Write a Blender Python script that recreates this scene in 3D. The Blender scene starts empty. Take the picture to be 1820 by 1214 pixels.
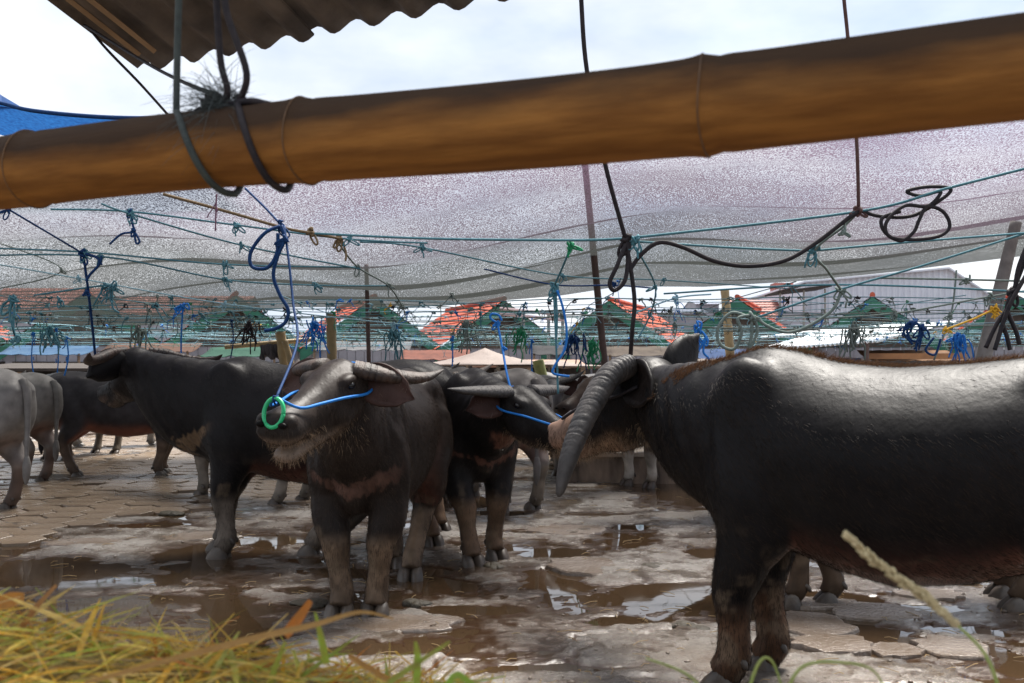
import bpy, math, random
import numpy as np
from mathutils import Vector, Matrix
random.seed(7); RNG = np.random.default_rng(7)
scene = bpy.context.scene
COL = scene.collection

# ------------------------------------------------------------------ camera, sky, sun, exposure
FPX, HZ, HC, W0 = 1770.0, 660.0, 1.25, 1820.0      # focal length in photo pixels, horizon row, eye height
cam = bpy.data.cameras.new('camera'); camo = bpy.data.objects.new('camera', cam); COL.objects.link(camo)
camo.location = (0, 0, HC); camo.rotation_euler = (math.radians(90), 0, 0)
cam.sensor_width = 36.0; cam.lens = FPX / W0 * 36.0
cam.shift_y = (HZ - 607.0) / W0
cam.clip_start = 0.05; cam.clip_end = 2000
cam.dof.use_dof = True; cam.dof.focus_distance = 5.3; cam.dof.aperture_fstop = 7.0
scene.camera = camo

SUN_EL, SUN_AZ = math.radians(62), math.radians(28)     # azimuth measured from +Y towards +X
world = bpy.data.worlds.new('World'); scene.world = world; world.use_nodes = True
nt = world.node_tree; nt.nodes.clear()
def wn(t, **k):
    n = nt.nodes.new(t)
    for a, b in k.items(): setattr(n, a, b)
    return n
wo = wn('ShaderNodeOutputWorld'); bg = wn('ShaderNodeBackground'); bg.inputs['Strength'].default_value = 0.1
sky = wn('ShaderNodeTexSky', sky_type='NISHITA'); sky.sun_disc = False
sky.sun_elevation = SUN_EL; sky.sun_rotation = SUN_AZ; sky.dust_density = 2.0
tc = wn('ShaderNodeTexCoord'); mp = wn('ShaderNodeMapping'); mp.inputs['Scale'].default_value = (1.0, 1.0, 2.2)
mp.inputs['Location'].default_value = (0.35, 0.0, 0.1)
n1 = wn('ShaderNodeTexNoise'); n1.inputs['Scale'].default_value = 1.7; n1.inputs['Detail'].default_value = 6.0
rp = wn('ShaderNodeValToRGB'); rp.color_ramp.elements[0].position = 0.30; rp.color_ramp.elements[1].position = 0.52
n2 = wn('ShaderNodeTexNoise'); n2.inputs['Scale'].default_value = 4.0; n2.inputs['Detail'].default_value = 5.0
rc = wn('ShaderNodeValToRGB')
rc.color_ramp.elements[0].position = 0.30; rc.color_ramp.elements[0].color = (2.5, 2.95, 3.7, 1)
rc.color_ramp.elements[1].position = 0.66; rc.color_ramp.elements[1].color = (4.6, 4.7, 4.85, 1)
mx = wn('ShaderNodeMixRGB')
L = nt.links.new
L(tc.outputs['Generated'], mp.inputs['Vector']); L(mp.outputs[0], n1.inputs['Vector']); L(mp.outputs[0], n2.inputs['Vector'])
L(n1.outputs['Fac'], rp.inputs['Fac']); L(n2.outputs['Fac'], rc.inputs['Fac'])
mul = wn('ShaderNodeMath', operation='MULTIPLY_ADD'); mul.inputs[1].default_value = 0.30; mul.inputs[2].default_value = 0.70
L(rp.outputs['Color'], mul.inputs[0]); L(mul.outputs[0], mx.inputs['Fac'])
L(sky.outputs[0], mx.inputs['Color1']); L(rc.outputs['Color'], mx.inputs['Color2'])
L(mx.outputs[0], bg.inputs['Color']); L(bg.outputs[0], wo.inputs['Surface'])

sl = bpy.data.lights.new('sun', 'SUN'); sl.energy = 4.6; sl.angle = math.radians(22); sl.color = (1.0, 0.95, 0.88)
so = bpy.data.objects.new('sun', sl); COL.objects.link(so)
sd = Vector((math.sin(SUN_AZ) * math.cos(SUN_EL), math.cos(SUN_AZ) * math.cos(SUN_EL), math.sin(SUN_EL)))
so.rotation_euler = sd.to_track_quat('Z', 'Y').to_euler(); so.location = sd * 60
vs = scene.view_settings; vs.view_transform = 'Standard'; vs.look = 'None'; vs.exposure = 1.4; vs.gamma = 1.0; vs.use_curve_mapping = False
scene.cycles.transparent_max_bounces = 24; scene.cycles.max_bounces = 7
scene.cycles.use_denoising = True

# ------------------------------------------------------------------ helpers
def P(x, y, d):
    """photo pixel at a known distance -> world point"""
    return Vector(((x - 910.0) * d / FPX, d, HC - (y - HZ) * d / FPX))
def G(x, y):
    """photo pixel on the ground -> world point"""
    return P(x, y, HC * FPX / (y - HZ))
def hsh(i, j, k, s):
    n = (i * 73856093) ^ (j * 19349663) ^ (k * 83492791) ^ (s * 2654435)
    n = (n ^ (n >> 13)) * 1274126177 & 0x7fffffff
    n = (n ^ (n >> 16)) * 668265263 & 0x7fffffff
    return (n & 0xffff) / 65535.0
def vnoise(x, y, z=None, s=0):
    if z is None: z = np.zeros_like(x)
    xi = np.floor(x).astype(np.int64); yi = np.floor(y).astype(np.int64); zi = np.floor(z).astype(np.int64)
    fx = x - xi; fy = y - yi; fz = z - zi
    fx = fx * fx * (3 - 2 * fx); fy = fy * fy * (3 - 2 * fy); fz = fz * fz * (3 - 2 * fz)
    r = 0
    for a in (0, 1):
        for b in (0, 1):
            for c in (0, 1):
                w = (fx if a else 1 - fx) * (fy if b else 1 - fy) * (fz if c else 1 - fz)
                r = r + w * hsh(xi + a, yi + b, zi + c, s)
    return r
def fbm(x, y, z=None, o=4, s=0):
    r = 0; a = 0.5; t = 0
    for i in range(o):
        r = r + a * vnoise(x * 2 ** i, y * 2 ** i, None if z is None else z * 2 ** i, s + i); t += a; a *= 0.5
    return r / t
def sst(a, b, x):
    t = np.clip((x - a) / (b - a), 0, 1); return t * t * (3 - 2 * t)

class MB:
    def __init__(s): s.v = []; s.f = []
    def add(s, V, F):
        o = len(s.v); s.v.extend([tuple(p) for p in V]); s.f.extend([tuple(i + o for i in f) for f in F])
    def box(s, c, d, rot=None):
        pts = [Vector((x * d[0] / 2, y * d[1] / 2, z * d[2] / 2)) for x in (-1, 1) for y in (-1, 1) for z in (-1, 1)]
        if rot is not None: pts = [rot @ p for p in pts]
        s.add([p + Vector(c) for p in pts], [(0, 1, 3, 2), (4, 6, 7, 5), (0, 4, 5, 1), (2, 3, 7, 6), (0, 2, 6, 4), (1, 5, 7, 3)])
    def loft(s, rings, cap=True):
        n = len(rings[0]); o = len(s.v)
        for r in rings: s.v.extend([tuple(p) for p in r])
        for i in range(len(rings) - 1):
            for j in range(n):
                a = o + i * n + j; b = o + i * n + (j + 1) % n
                s.f.append((a, b, b + n, a + n))
        if cap:
            s.f.append(tuple(o + j for j in reversed(range(n)))); s.f.append(tuple(o + (len(rings) - 1) * n + j for j in range(n)))
    def tube(s, pts, r, n=6, smooth=4, up=(0, 0, 1)):
        pts = [Vector(p) for p in pts]
        rs = list(r) if hasattr(r, '__len__') else [r] * len(pts)
        if smooth > 1 and len(pts) > 2: pts, rs = catmull(pts, rs, smooth)
        rings = []; prev = None
        for i, p in enumerate(pts):
            t = (pts[min(i + 1, len(pts) - 1)] - pts[max(i - 1, 0)])
            t = t.normalized() if t.length > 1e-9 else Vector((0, 0, 1))
            if prev is None:
                a = t.cross(Vector(up)); a = t.cross(Vector((1, 0.3, 0))) if a.length < 1e-3 else a
            else: a = prev - t * prev.dot(t)
            a.normalize(); prev = a; b = t.cross(a)
            rings.append([p + (a * math.cos(2 * math.pi * k / n) + b * math.sin(2 * math.pi * k / n)) * rs[i] for k in range(n)])
        s.loft(rings)
    def ell(s, c, r, rot=None, n=14, m=9):
        c = Vector(c); rings = []
        for i in range(m):
            th = math.pi * (i + 0.5) / m
            ring = []
            for j in range(n):
                p = Vector((r[0] * math.sin(th) * math.cos(2 * math.pi * j / n), r[1] * math.sin(th) * math.sin(2 * math.pi * j / n), r[2] * math.cos(th)))
                ring.append(c + (rot @ p if rot is not None else p))
            rings.append(ring)
        s.loft(rings[::-1])
    def mesh(s, name, mat=None, smooth=False):
        m = bpy.data.meshes.new(name); m.from_pydata(s.v, [], s.f); m.update()
        if mat: m.materials.append(mat)
        if smooth: m.polygons.foreach_set('use_smooth', [True] * len(m.polygons))
        return m
def catmull(pts, rs, k):
    out = []; ro = []
    n = len(pts)
    for i in range(n - 1):
        p0 = pts[max(i - 1, 0)]; p1 = pts[i]; p2 = pts[i + 1]; p3 = pts[min(i + 2, n - 1)]
        for j in range(k):
            t = j / k
            out.append(0.5 * ((2 * p1) + (p2 - p0) * t + (2 * p0 - 5 * p1 + 4 * p2 - p3) * t * t + (3 * p1 - p0 - 3 * p2 + p3) * t ** 3))
            ro.append(rs[i] * (1 - t) + rs[i + 1] * t)
    out.append(pts[-1]); ro.append(rs[-1])
    return out, ro
def link(name, me, parent=None, **tags):
    o = bpy.data.objects.new(name, me); COL.objects.link(o)
    if parent is not None: o.parent = parent
    for k, v in tags.items():
        if v is not None: o[k] = v
    return o
def build(name, mb, mat, parent=None, smooth=False, **tags):
    return link(name, mb.mesh(name, mat, smooth), parent, **tags)
def empty(name, loc, label, category, group=None, rz=0.0):
    o = bpy.data.objects.new(name, None); COL.objects.link(o); o.location = loc; o.rotation_euler = (0, 0, rz)
    o['label'] = label; o['category'] = category
    if group: o['group'] = group
    o.empty_display_size = 0.1
    return o

# ------------------------------------------------------------------ materials
MATS = {}
def mat(name, color=(0.5, 0.5, 0.5), rough=0.6, noise=None, bump=None, attr=None, spec=0.5, metal=0.0, trans=0.0, stretch=None, rvar=0.0):
    """noise=(scale, amount, colour2); bump=(scale, strength, distance)"""
    if name in MATS: return MATS[name]
    m = bpy.data.materials.new(name); m.use_nodes = True; t = m.node_tree; b = t.nodes['Principled BSDF']
    b.inputs['Base Color'].default_value = (*color, 1); b.inputs['Roughness'].default_value = rough
    b.inputs['Specular IOR Level'].default_value = spec; b.inputs['Metallic'].default_value = metal
    tcn = t.nodes.new('ShaderNodeTexCoord'); mpn = t.nodes.new('ShaderNodeMapping')
    if stretch: mpn.inputs['Scale'].default_value = stretch
    t.links.new(tcn.outputs['Object'], mpn.inputs['Vector'])
    base = None
    if attr:
        an = t.nodes.new('ShaderNodeAttribute'); an.attribute_name = attr; base = an.outputs['Color']
        t.links.new(base, b.inputs['Base Color'])
    if noise:
        nn = t.nodes.new('ShaderNodeTexNoise'); nn.inputs['Scale'].default_value = noise[0]; nn.inputs['Detail'].default_value = 6
        t.links.new(mpn.outputs[0], nn.inputs['Vector'])
        cr = t.nodes.new('ShaderNodeValToRGB'); cr.color_ramp.elements[0].position = 0.35; cr.color_ramp.elements[1].position = 0.65
        cr.color_ramp.elements[0].color = (0, 0, 0, 1); cr.color_ramp.elements[1].color = (noise[1],) * 3 + (1,)
        t.links.new(nn.outputs['Fac'], cr.inputs['Fac'])
        mm = t.nodes.new('ShaderNodeMixRGB'); mm.inputs['Color1'].default_value = (*color, 1); mm.inputs['Color2'].default_value = (*noise[2], 1)
        if base is not None: t.links.new(base, mm.inputs['Color1'])
        t.links.new(cr.outputs['Color'], mm.inputs['Fac']); t.links.new(mm.outputs[0], b.inputs['Base Color'])
        if rvar:
            ra = t.nodes.new('ShaderNodeMath'); ra.operation = 'MULTIPLY_ADD'; ra.inputs[1].default_value = rvar; ra.inputs[2].default_value = rough - rvar / 2
            t.links.new(nn.outputs['Fac'], ra.inputs[0]); t.links.new(ra.outputs[0], b.inputs['Roughness'])
    if bump:
        bn = t.nodes.new('ShaderNodeTexNoise'); bn.inputs['Scale'].default_value = bump[0]; bn.inputs['Detail'].default_value = 7
        t.links.new(mpn.outputs[0], bn.inputs['Vector'])
        bb = t.nodes.new('ShaderNodeBump'); bb.inputs['Strength'].default_value = bump[1]; bb.inputs['Distance'].default_value = bump[2]
        t.links.new(bn.outputs['Fac'], bb.inputs['Height']); t.links.new(bb.outputs[0], b.inputs['Normal'])
    if trans:
        tr = t.nodes.new('ShaderNodeBsdfTranslucent'); tr.inputs['Color'].default_value = (*color, 1)
        src = b.inputs['Base Color']
        if src.is_linked: t.links.new(src.links[0].from_socket, tr.inputs['Color'])
        ms = t.nodes.new('ShaderNodeMixShader'); ms.inputs[0].default_value = trans
        out = t.nodes['Material Output']
        t.links.new(b.outputs[0], ms.inputs[1]); t.links.new(tr.outputs[0], ms.inputs[2]); t.links.new(ms.outputs[0], out.inputs['Surface'])
    MATS[name] = m
    return m

ROPE = {
    'teal': mat('rope_teal', (0.055, 0.16, 0.20), 0.6, (60, 0.6, (0.12, 0.26, 0.30)), (400, 0.5, 0.002), spec=.12),
    'navy': mat('rope_navy', (0.008, 0.03, 0.10), 0.65, (60, 0.5, (0.012, 0.06, 0.18)), (400, 0.5, 0.002), spec=.12),
    'blue': mat('rope_blue', (0.02, 0.15, 0.50), 0.5, (60, 0.5, (0.03, 0.24, 0.62)), (400, 0.5, 0.002), spec=.12),
    'cord': mat('rope_dark', (0.022, 0.02, 0.024), 0.65, (60, 0.5, (0.05, 0.04, 0.04)), (400, 0.5, 0.002), spec=.12),
    'grey': mat('rope_greygreen', (0.13, 0.17, 0.155), 0.7, (60, 0.5, (0.24, 0.27, 0.25)), (400, 0.5, 0.002), spec=.12),
    'tan': mat('rope_tan', (0.20, 0.14, 0.08), 0.7, (60, 0.5, (0.1, 0.07, 0.04)), (400, 0.5, 0.002), spec=.12),
    'pale': mat('rope_paleblue', (0.24, 0.42, 0.50), 0.6, (60, 0.5, (0.32, 0.48, 0.52)), (400, 0.5, 0.002), spec=.12),
    'green': mat('rope_green', (0.02, 0.22, 0.10), 0.6, (60, 0.5, (0.05, 0.3, 0.15)), (400, 0.5, 0.002), spec=.12),
    'yellow': mat('rope_yellow', (0.65, 0.38, 0.04), 0.6, (60, 0.5, (0.5, 0.25, 0.03)), (400, 0.5, 0.002), spec=.12),
}
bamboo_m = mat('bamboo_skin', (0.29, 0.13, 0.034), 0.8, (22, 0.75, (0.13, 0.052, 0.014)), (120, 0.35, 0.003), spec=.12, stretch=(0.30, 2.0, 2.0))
def _painted_shade():  # shade on the pole's upper side put into its base colour, noisy edge
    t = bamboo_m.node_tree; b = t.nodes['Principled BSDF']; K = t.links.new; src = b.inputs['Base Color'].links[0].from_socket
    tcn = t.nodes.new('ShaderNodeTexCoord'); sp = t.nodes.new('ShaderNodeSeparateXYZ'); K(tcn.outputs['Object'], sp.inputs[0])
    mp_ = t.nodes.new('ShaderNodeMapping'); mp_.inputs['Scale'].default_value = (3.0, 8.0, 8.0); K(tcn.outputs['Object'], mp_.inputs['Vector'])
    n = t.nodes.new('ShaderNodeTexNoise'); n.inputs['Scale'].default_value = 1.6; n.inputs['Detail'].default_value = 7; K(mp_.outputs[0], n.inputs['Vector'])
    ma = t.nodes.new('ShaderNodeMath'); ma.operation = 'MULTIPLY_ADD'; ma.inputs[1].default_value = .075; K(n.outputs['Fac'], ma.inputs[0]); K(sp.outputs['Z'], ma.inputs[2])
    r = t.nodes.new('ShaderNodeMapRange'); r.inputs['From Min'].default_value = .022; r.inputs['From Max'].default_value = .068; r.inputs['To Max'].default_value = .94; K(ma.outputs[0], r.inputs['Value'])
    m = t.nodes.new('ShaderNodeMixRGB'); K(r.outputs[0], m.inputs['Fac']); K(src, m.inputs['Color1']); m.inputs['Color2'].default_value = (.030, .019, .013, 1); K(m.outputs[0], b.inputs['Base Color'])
_painted_shade()
pole_m = mat('weathered_bamboo', (0.36, 0.26, 0.13), 0.6, (8, 0.7, (0.2, 0.15, 0.08)), (60, 0.3, 0.004))
greypole_m = mat('grey_post', (0.26, 0.25, 0.23), 0.7, (10, 0.7, (0.14, 0.13, 0.12)), (60, 0.3, 0.004))
brownpole_m = mat('brown_post', (0.10, 0.055, 0.045), 0.6, (10, 0.7, (0.05, 0.03, 0.025)), (60, 0.3, 0.004))
wood_m = mat('old_wood', (0.23, 0.15, 0.09), 0.75, (6, 0.8, (0.10, 0.065, 0.04)), (40, 0.4, 0.004), stretch=(0.4, 4, 4))
darkwood_m = mat('dark_wood', (0.045, 0.034, 0.028), 0.9, (6, 0.8, (0.022, 0.017, 0.014)), (40, 0.4, 0.004))
green_m = mat('green_paint', (0.012, 0.13, 0.075), 0.5, (5, 0.7, (0.008, 0.085, 0.05)))
redtile_m = mat('red_roof', (0.37, 0.088, 0.052), 0.9, (3, 0.8, (0.24, 0.055, 0.035)), spec=.15)
darkred_m = mat('old_red_roof', (0.30, 0.09, 0.07), 0.7, (2, 0.8, (0.18, 0.07, 0.055)), (30, 0.3, 0.01))
board_m = mat('grey_board', (0.30, 0.29, 0.32), 0.7, (3, 0.7, (0.20, 0.19, 0.21)), (30, 0.2, 0.004))
tin_m = mat('white_tin', (0.80, 0.82, 0.85), 0.45, (1.5, 0.6, (0.6, 0.62, 0.66)))
greytin_m = mat('grey_tin', (0.60, 0.63, 0.70), 0.5, (1.0, 0.7, (0.50, 0.53, 0.60)))
tarp_m = mat('beige_tarp', (0.20, 0.155, 0.135), 0.7, (4, 0.6, (0.15, 0.11, 0.092)), (12, 0.4, 0.02), trans=0.15)
plaster_m = mat('grey_plaster', (0.33, 0.33, 0.37), 0.8, (2, 0.7, (0.23, 0.23, 0.26)), (20, 0.3, 0.01))
asb_m = mat('asbestos_sheet', (0.19, 0.155, 0.125), 0.85, (5, 0.9, (0.06, 0.05, 0.045)), (60, 0.5, 0.006))

# ------------------------------------------------------------------ ground
PUD = [(230, 1072, 150, 22), (430, 1082, 70, 12), (90, 1012, 130, 22), (330, 986, 60, 12), (620, 1018, 80, 12), (1105, 966, 100, 20),
       (985, 1030, 75, 26), (1000, 985, 70, 10), (1120, 936, 60, 9), (1060, 915, 60, 6), (880, 912, 70, 6), (1185, 1052, 90, 20), (1130, 1105, 90, 9),
       (1440, 1088, 110, 20), (1580, 1128, 60, 15), (1690, 1120, 80, 12), (1010, 1190, 140, 10), (240, 935, 140, 7), (860, 1085, 90, 10),
       (340, 1135, 150, 14), (700, 1155, 120, 16), (1470, 1150, 110, 16), (480, 960, 80, 9), (790, 1040, 60, 9), (930, 945, 60, 6),
       (1270, 985, 60, 9), (540, 1050, 70, 9), (1650, 1080, 60, 9), (60, 915, 90, 6), (720, 935, 70, 6)]
def ground_h(X, Y):
    wx = X + 0.25 * (fbm(X * 1.1, Y * 1.1, s=11) - 0.5); wy = Y + 0.25 * (fbm(X * 1.1, Y * 1.1, s=17) - 0.5)
    h = 0.0075 + 0.040 * (fbm(X * 0.55, Y * 0.55, s=1, o=5) - 0.47)
    h += 0.030 * (fbm(X * 3.0, Y * 3.0, s=5, o=4) - 0.5)
    pl = fbm(wx * 1.3, wy * 1.3, s=23, o=4)                       # broken crust: stepped edges
    h += 0.014 * sst(0.500, 0.512, pl) - 0.007
    cr = np.abs(fbm(wx * 0.8, wy * 0.8, s=31, o=5) - 0.5)         # cracks
    h -= 0.030 * (1 - sst(0.0, 0.007, cr))
    h += 0.010 * (vnoise(X * 21, Y * 21, s=41) - 0.5) + 0.007 * (vnoise(X * 48, Y * 48, s=43) - 0.5)
    for (x, y, rx, ry) in PUD:
        c = G(x, y); d = c.y; ax = rx * d / FPX; dn = HC * FPX / (y + ry - HZ); df = HC * FPX / (y - ry - HZ); ay = (df - dn) / 2
        q = np.sqrt(((X - c.x) / ax) ** 2 + ((Y - (df + dn) / 2) / ay) ** 2)
        q = q + 1.0 * (fbm(X * 2.3, Y * 2.3, s=51, o=5) - 0.5) + 0.35 * (vnoise(X * 14, Y * 14, s=57) - 0.5) + 0.22 * (vnoise(X * 33, Y * 33, s=58) - 0.5)
        h -= 0.026 * (1 - sst(0.35, 1.25, q))
    return h
ds = [-60, -20, -6, -2, 0, 1.0, 2.0]; d = 2.6
while d < 34: ds.append(d); d *= 1.0046
ds += [36, 40, 46, 55, 70, 100, 160, 300, 700]
us = [-40, -8, -3, -1.6] + list(np.linspace(-1.05, 1.05, 400)) + [1.6, 3, 8, 40]
DD, UU = np.meshgrid(np.array(ds), np.array(us), indexing='ij')
GX = UU * np.clip(DD, 2.6, 60); GY = DD.copy()
GZ = ground_h(GX, GY)
fade = sst(34, 22, DD) * sst(3.0, 2.2, np.abs(UU)) * sst(1.0, 2.5, DD)
GZ = GZ * fade + 0.010 * (1 - fade)
nd, nu = GX.shape
gv = np.stack([GX, GY, GZ], -1).reshape(-1, 3)
ii = (np.arange(nd - 1)[:, None] * nu + np.arange(nu - 1)[None, :]).reshape(-1)
gf = np.stack([ii, ii + 1, ii + 1 + nu, ii + nu], -1)
gm = bpy.data.meshes.new('ground'); gm.vertices.add(len(gv)); gm.vertices.foreach_set('co', gv.ravel())
gm.loops.add(gf.size); gm.loops.foreach_set('vertex_index', gf.ravel().astype(np.int32))
gm.polygons.add(len(gf)); gm.polygons.foreach_set('loop_start', np.arange(0, gf.size, 4).astype(np.int32)); gm.update()
gm.polygons.foreach_set('use_smooth', [True] * len(gf))

def ground_material():
    m = bpy.data.materials.new('wet_concrete'); m.use_nodes = True; t = m.node_tree; b = t.nodes['Principled BSDF']; K = t.links.new
    tcn = t.nodes.new('ShaderNodeTexCoord')
    def noise(sc, det=6, rough=0.6):
        n = t.nodes.new('ShaderNodeTexNoise'); n.inputs['Scale'].default_value = sc; n.inputs['Detail'].default_value = det; n.inputs['Roughness'].default_value = rough
        K(tcn.outputs['Object'], n.inputs['Vector']); return n
    def ramp(src, p0, c0, p1, c1):
        r = t.nodes.new('ShaderNodeValToRGB'); r.color_ramp.elements[0].position = p0; r.color_ramp.elements[1].position = p1
        r.color_ramp.elements[0].color = (*c0, 1); r.color_ramp.elements[1].color = (*c1, 1); K(src, r.inputs['Fac']); return r
    a = noise(0.9, 8, 0.65); c1 = ramp(a.outputs['Fac'], 0.36, (0.145, 0.112, 0.085), 0.63, (0.40, 0.37, 0.335))
    s = noise(5.5, 8, 0.7); mud = ramp(s.outputs['Fac'], 0.50, (0, 0, 0), 0.62, (0.75, 0.75, 0.75))
    m1 = t.nodes.new('ShaderNodeMixRGB'); K(mud.outputs[0], m1.inputs['Fac']); K(c1.outputs[0], m1.inputs['Color1']); m1.inputs['Color2'].default_value = (0.10, 0.058, 0.033, 1)
    f = noise(70, 4, 0.7); fr = ramp(f.outputs['Fac'], 0.35, (0.62, 0.62, 0.62), 0.62, (1.12, 1.12, 1.12))
    m2 = t.nodes.new('ShaderNodeMixRGB'); m2.blend_type = 'MULTIPLY'; m2.inputs['Fac'].default_value = 1; K(m1.outputs[0], m2.inputs['Color1']); K(fr.outputs[0], m2.inputs['Color2'])
    # mud and debris lying in the low spots near the waterline
    ge = t.nodes.new('ShaderNodeSeparateXYZ'); K(tcn.outputs['Object'], ge.inputs[0])
    lo = t.nodes.new('ShaderNodeMapRange'); lo.inputs['From Min'].default_value = 0.016; lo.inputs['From Max'].default_value = 0.001; K(ge.outputs['Z'], lo.inputs['Value'])
    m3 = t.nodes.new('ShaderNodeMixRGB'); K(lo.outputs[0], m3.inputs['Fac']); K(m2.outputs[0], m3.inputs['Color1']); m3.inputs['Color2'].default_value = (0.11, 0.065, 0.038, 1)
    K(m3.outputs[0], b.inputs['Base Color'])
    w = noise(1.5, 9, 0.68); wet = ramp(w.outputs['Fac'], 0.455, (0,) * 3, 0.56, (1,) * 3)
    wm = t.nodes.new('ShaderNodeMath'); wm.operation = 'MAXIMUM'; K(wet.outputs[0], wm.inputs[0]); K(lo.outputs[0], wm.inputs[1])
    m4 = t.nodes.new('ShaderNodeMixRGB'); m4.blend_type = 'MULTIPLY'; K(wm.outputs[0], m4.inputs['Fac']); K(m3.outputs[0], m4.inputs['Color1']); m4.inputs['Color2'].default_value = (0.42, 0.37, 0.32, 1); K(m4.outputs[0], b.inputs['Base Color'])
    rr0 = t.nodes.new('ShaderNodeMapRange'); rr0.inputs['To Min'].default_value = 0.34; rr0.inputs['To Max'].default_value = 0.045; K(wm.outputs[0], rr0.inputs['Value']); K(rr0.outputs[0], b.inputs['Roughness'])
    bs0 = t.nodes.new('ShaderNodeMapRange'); bs0.inputs['To Min'].default_value = 0.85; bs0.inputs['To Max'].default_value = 0.16; K(wm.outputs[0], bs0.inputs['Value'])
    b.inputs['Specular IOR Level'].default_value = 0.7
    bn = noise(38, 8, 0.7); bb = t.nodes.new('ShaderNodeBump'); bb.inputs['Strength'].default_value = 0.9; bb.inputs['Distance'].default_value = 0.022
    bn2 = noise(120, 5, 0.7); b2 = t.nodes.new('ShaderNodeBump'); b2.inputs['Strength'].default_value = 0.8; b2.inputs['Distance'].default_value = 0.008; K(bn2.outputs['Fac'], b2.inputs['Height']); K(b2.outputs[0], bb.inputs['Normal'])
    K(bs0.outputs[0], bb.inputs['Strength']); K(bs0.outputs[0], b2.inputs['Strength'])
    K(bn.outputs['Fac'], bb.inputs['Height']); K(bb.outputs[0], b.inputs['Normal'])
    return m
gm.materials.append(ground_material())
ground = link('ground', gm, None, kind='structure')

wmat = mat('muddy_water', (0.048, 0.030, 0.016), 0.02, (0.8, 0.7, (0.07, 0.042, 0.022)), (5, 0.03, 0.01), spec=0.5)
mb = MB(); mb.add([(-60, 2, 0), (60, 2, 0), (60, 36, 0), (-60, 36, 0)], [(0, 1, 2, 3)])
water = build('puddle_water', mb, wmat, kind='structure')

# hexagonal pavers over the left of the yard
paver_m = mat('wet_paver', (0.27, 0.21, 0.155), 0.28, (1.3, 0.85, (0.13, 0.085, 0.05)), (45, 0.45, 0.01), rvar=0.5)
def hexmesh(R, h=0.05, bev=0.005, tilt=None):
    V = []; F = []
    for rr, z in ((R, 0), (R, h - bev * 0.7), (R - bev, h)):
        for k in range(6): V.append((rr * math.cos(math.pi / 3 * k + 0.2), rr * math.sin(math.pi / 3 * k + 0.2), z))
    for a in (0, 6):
        for k in range(6): F.append((a + k, a + (k + 1) % 6, a + 6 + (k + 1) % 6, a + 6 + k))
    F.append(tuple(range(12, 18))); return V, F
HR = 0.185
hv, hf = hexmesh(HR - 0.010)
mb = MB(); mb.add(hv, hf); hexme = mb.mesh('paver', paver_m)
cells = []
c60, s60 = math.cos(0.2), math.sin(0.2)
for i in range(-50, 50):
    for j in range(-40, 80):
        lx = i * 1.5 * HR; ly = (j + (0.5 if i % 2 else 0)) * math.sqrt(3) * HR
        x = lx * c60 - ly * s60 - 3; y = lx * s60 + ly * c60 + 10
        edge = -3.75 + 0.72 * (y - 7.2) + 0.35 * math.sin(y * 2.1)
        if 6.9 < y < 19 and x < min(edge, 2.2) and x > -0.56 * y - 0.6: cells.append((x, y))
cells.sort(key=lambda c: c[1])
far = MB()
for n, (x, y) in enumerate(cells):
    z = -0.026 + 0.014 * (random.random() - 0.5) + 0.020 * float(fbm(np.array(x * 0.5), np.array(y * 0.5), s=77) - 0.5)
    rx, ry = random.gauss(0, 0.022), random.gauss(0, 0.022)
    if random.random() < 0.03: continue
    if n < 290:
        o = link('paver', hexme, ground); o.location = (x, y, z); o.rotation_euler = (rx, ry, 0)
    else:
        R = Matrix.Rotation(rx, 3, 'X') @ Matrix.Rotation(ry, 3, 'Y')
        far.add([R @ Vector(v) + Vector((x, y, z)) for v in hv], hf)
build('paver_field', far, paver_m, ground, kind='stuff')

# broken flagstones and loose crust
flag_m = mat('flagstone', (0.28, 0.235, 0.20), 0.24, (3.2, 0.9, (0.12, 0.08, 0.05)), (42, 0.7, 0.016), rvar=0.6)
def slab(px, py, rx, ry, h, seed):
    rnd = random.Random(seed); c = G(px, py); d = c.y; ax = rx * d / FPX
    ay = (HC * FPX / (py - ry - HZ) - HC * FPX / (py + ry - HZ)) / 2
    m = 22; out = []
    for k in range(m):
        a = 2 * math.pi * k / m; r = 1 + rnd.uniform(-0.16, 0.16)
        out.append((c.x + ax * r * math.cos(a), (c.y) + ay * r * math.sin(a)))
    cx = sum(p[0] for p in out) / m; cy = sum(p[1] for p in out) / m
    rings = []
    for (s, z) in ((1.04, -0.03), (1.0, h - 0.008), (0.97, h)): rings.append([(cx + (x - cx) * s, cy + (y - cy) * s, z + rnd.uniform(-0.003, 0.003)) for x, y in out])
    mbs = MB(); mbs.loft(rings); build('flagstone', mbs, flag_m, ground)
for i, a in enumerate([(1440, 1115, 70, 22, 0.022), (1480, 1152, 72, 17, 0.026), (1560, 1092, 75, 16, 0.02), (1590, 1160, 50, 14, 0.016), (1690, 1155, 60, 20, 0.018),
                       (1035, 1010, 62, 15, 0.026), (1440, 1075, 80, 10, 0.02), (1010, 945, 70, 9, 0.018), (700, 1110, 120, 16, 0.016),
                       (150, 968, 70, 7, 0.02), (330, 955, 90, 8, 0.016), (1650, 1060, 60, 10, 0.02)]): slab(*a, 100 + i)
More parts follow.
